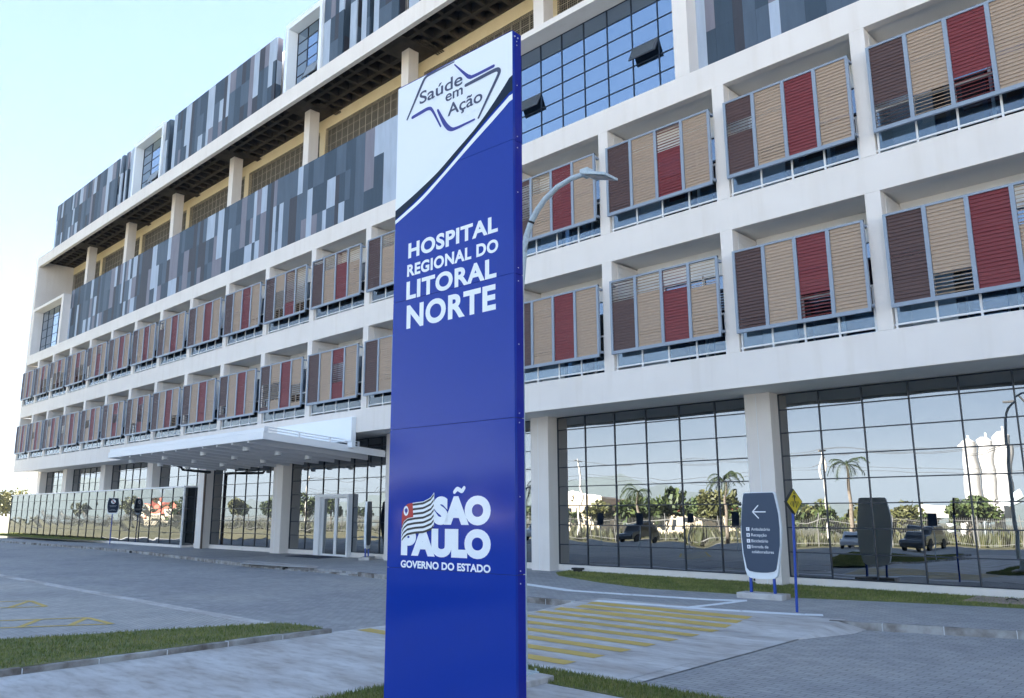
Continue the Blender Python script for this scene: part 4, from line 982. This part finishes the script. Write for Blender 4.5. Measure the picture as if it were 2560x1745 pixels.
# bay number boards on thin posts
for k, (x, y) in enumerate(((-12.6, -1.2), (-15.6, -1), (-22.4, 0), (-25.3, 0), (-28.6, .4), (-31.2, .8))):
    r_ = thing('bay_sign', 'small blue-backed board on a thin post facing the car park', 'sign', (x, y, 0), 0, 'parking bay boards')
    mb = MB(); mb.cyl(x, y, 0, 1.7, .025, seg=8); mb.build('post', M_galv, r_); mb = MB(); mb.box(x-.22, x+.22, y+.03, y+.05, 1.55, 2.25); mb.build('board', M_slate, r_)
# lamp posts and utility poles with wires
def far_lamp(label, x, y, h, dx, m=M_galv):
    r_ = thing('far_lamp_post', label, 'street lamp', (x, y, 0), 0, 'distant lamp posts')
    mb = MB(); mb.tube([(x, y, 0), (x, y, h*.62), (x+dx*.12, y, h*.75), (x+dx*.4, y, h*.9), (x+dx*.8, y, h*.99), (x+dx, y, h)], [.09, .07, .06, .05, .045, .04], 8); mb.build('pole', m, r_)
    mb = MB(); mb.box(x+dx, x+dx+(.6 if dx > 0 else -.6), y-.12, y+.12, h-.04, h+.05); mb.build('lamp_head', m, r_)
far_lamp('dark lamp post with curved arm reflected left of the wide column', -53.5, -20, 8.0, -1.9, M_black); far_lamp('second curved lamp post close to the first', -51.4, -18, 7.6, -1.8, M_black); far_lamp('faint lamp post beyond the left end of the building', -113.4, 30.5, 6.1, 2.0); far_lamp('lamp post reflected at the right edge of the glass', -9.5, -14, 9.2, -1.6, M_black)
far_lamp('curved lamp post reflected by the left entrance bay', -66, -20, 8.2, -1.9, M_black)
pts = [(-130, -40), (-98, -40), (-66, -40), (-34, -40), (-2, -40)]
for k, (x, y) in enumerate(pts):
    r_ = thing('utility_pole', 'pale concrete utility pole carrying wires', 'utility pole', (x, y, 0), 0, 'utility poles across the road')
    mb = MB(); mb.cyl(x, y, 0, 9.5, .17, .1, 10); mb.build('pole', M_wood, r_); mb = MB(); mb.box(x-.06, x+.06, y-.9, y+.9, 9.0, 9.12); mb.build('crossarm', M_bark, r_)
for off, zz in ((-.8, 9.2), (.8, 9.2), (0, 7.6), (0, 7.2)):
    mb = MB()
    for (xa, ya), (xb, yb) in zip(pts[:-1], pts[1:]):
        mb.tube([(xa+(xb-xa)*t/8, ya+off, zz-.9*4*(t/8)*(1-t/8)) for t in range(9)], .022, 5)
    tag(mb.build('overhead_wire', M_wire), 'thin sagging overhead wire strung between utility poles', 'wire', 'overhead wires')
# hills
def ridge(name, pts, y0, dep):
    mb = MB(); n = len(pts); vs = []; fs = []
    for (x, y, h) in pts: vs += [(x, y, -5), (x, y, h)]
    for k in range(n-1): fs.append((2*k, 2*k+2, 2*k+3, 2*k+1))
    o_ = MB(); R = random.Random(len(name)); 
    rows = 6; W2 = []
    for (x, y, h) in pts:
        v = Vector((x, y, 0)).normalized()
        for j in range(rows):
            t = j/(rows-1); W2.append((x+v.x*dep*(t-.0), y+v.y*dep*t, -5+(h+5)*(sin(pi*min(t*1.0, 1)) if j not in (0, rows-1) else 0)*(1+R.uniform(-.08, .08))))
    f2 = []
    for k in range(n-1):
        for j in range(rows-1): a = k*rows+j; f2.append((a, a+rows, a+rows+1, a+1))
    o_.add(W2, f2); return struct(o_.build(name, M_hill, None, smooth=True))
R = random.Random(5)
hp = []
for k in range(61):
    a = radians(175+k*1.9); rad = 1500; h = 36+46*max(0, sin(k*.33+.6))+20*max(0, sin(k*.9))+R.uniform(-4, 4)
    if 20 < k < 34: h += 18*sin((k-20)/14*pi)
    hp.append((rad*sin(a), rad*cos(a), h))
ridge('hills', hp, 0, 700)
hp = []
for k in range(25):
    a = radians(-100+k*2); rad = 1700; h = (88+22*sin(k*.8)+R.uniform(-4, 4))*max(.1, min(1, 1.25-k/20)); hp.append((rad*sin(a), rad*cos(a), h))
ridge('hills', hp, 0, 700)

# haze
mb = MB(); mb.box(-2700, 2700, -2700, 2700, -1.0, 175); hz = struct(mb.build('haze', None), 'stuff')
hm = bpy.data.materials.new('air_haze'); hm.use_nodes = True; ht = hm.node_tree; ht.nodes.clear()
ho = ht.nodes.new('ShaderNodeOutputMaterial'); pv = ht.nodes.new('ShaderNodeVolumePrincipled')
pv.inputs['Color'].default_value = (.40, .47, .54, 1); pv.inputs['Density'].default_value = 0.0005; pv.inputs['Anisotropy'].default_value = 0.0
ht.links.new(pv.outputs[0], ho.inputs['Volume']); hz.data.materials.clear(); hz.data.materials.append(hm)
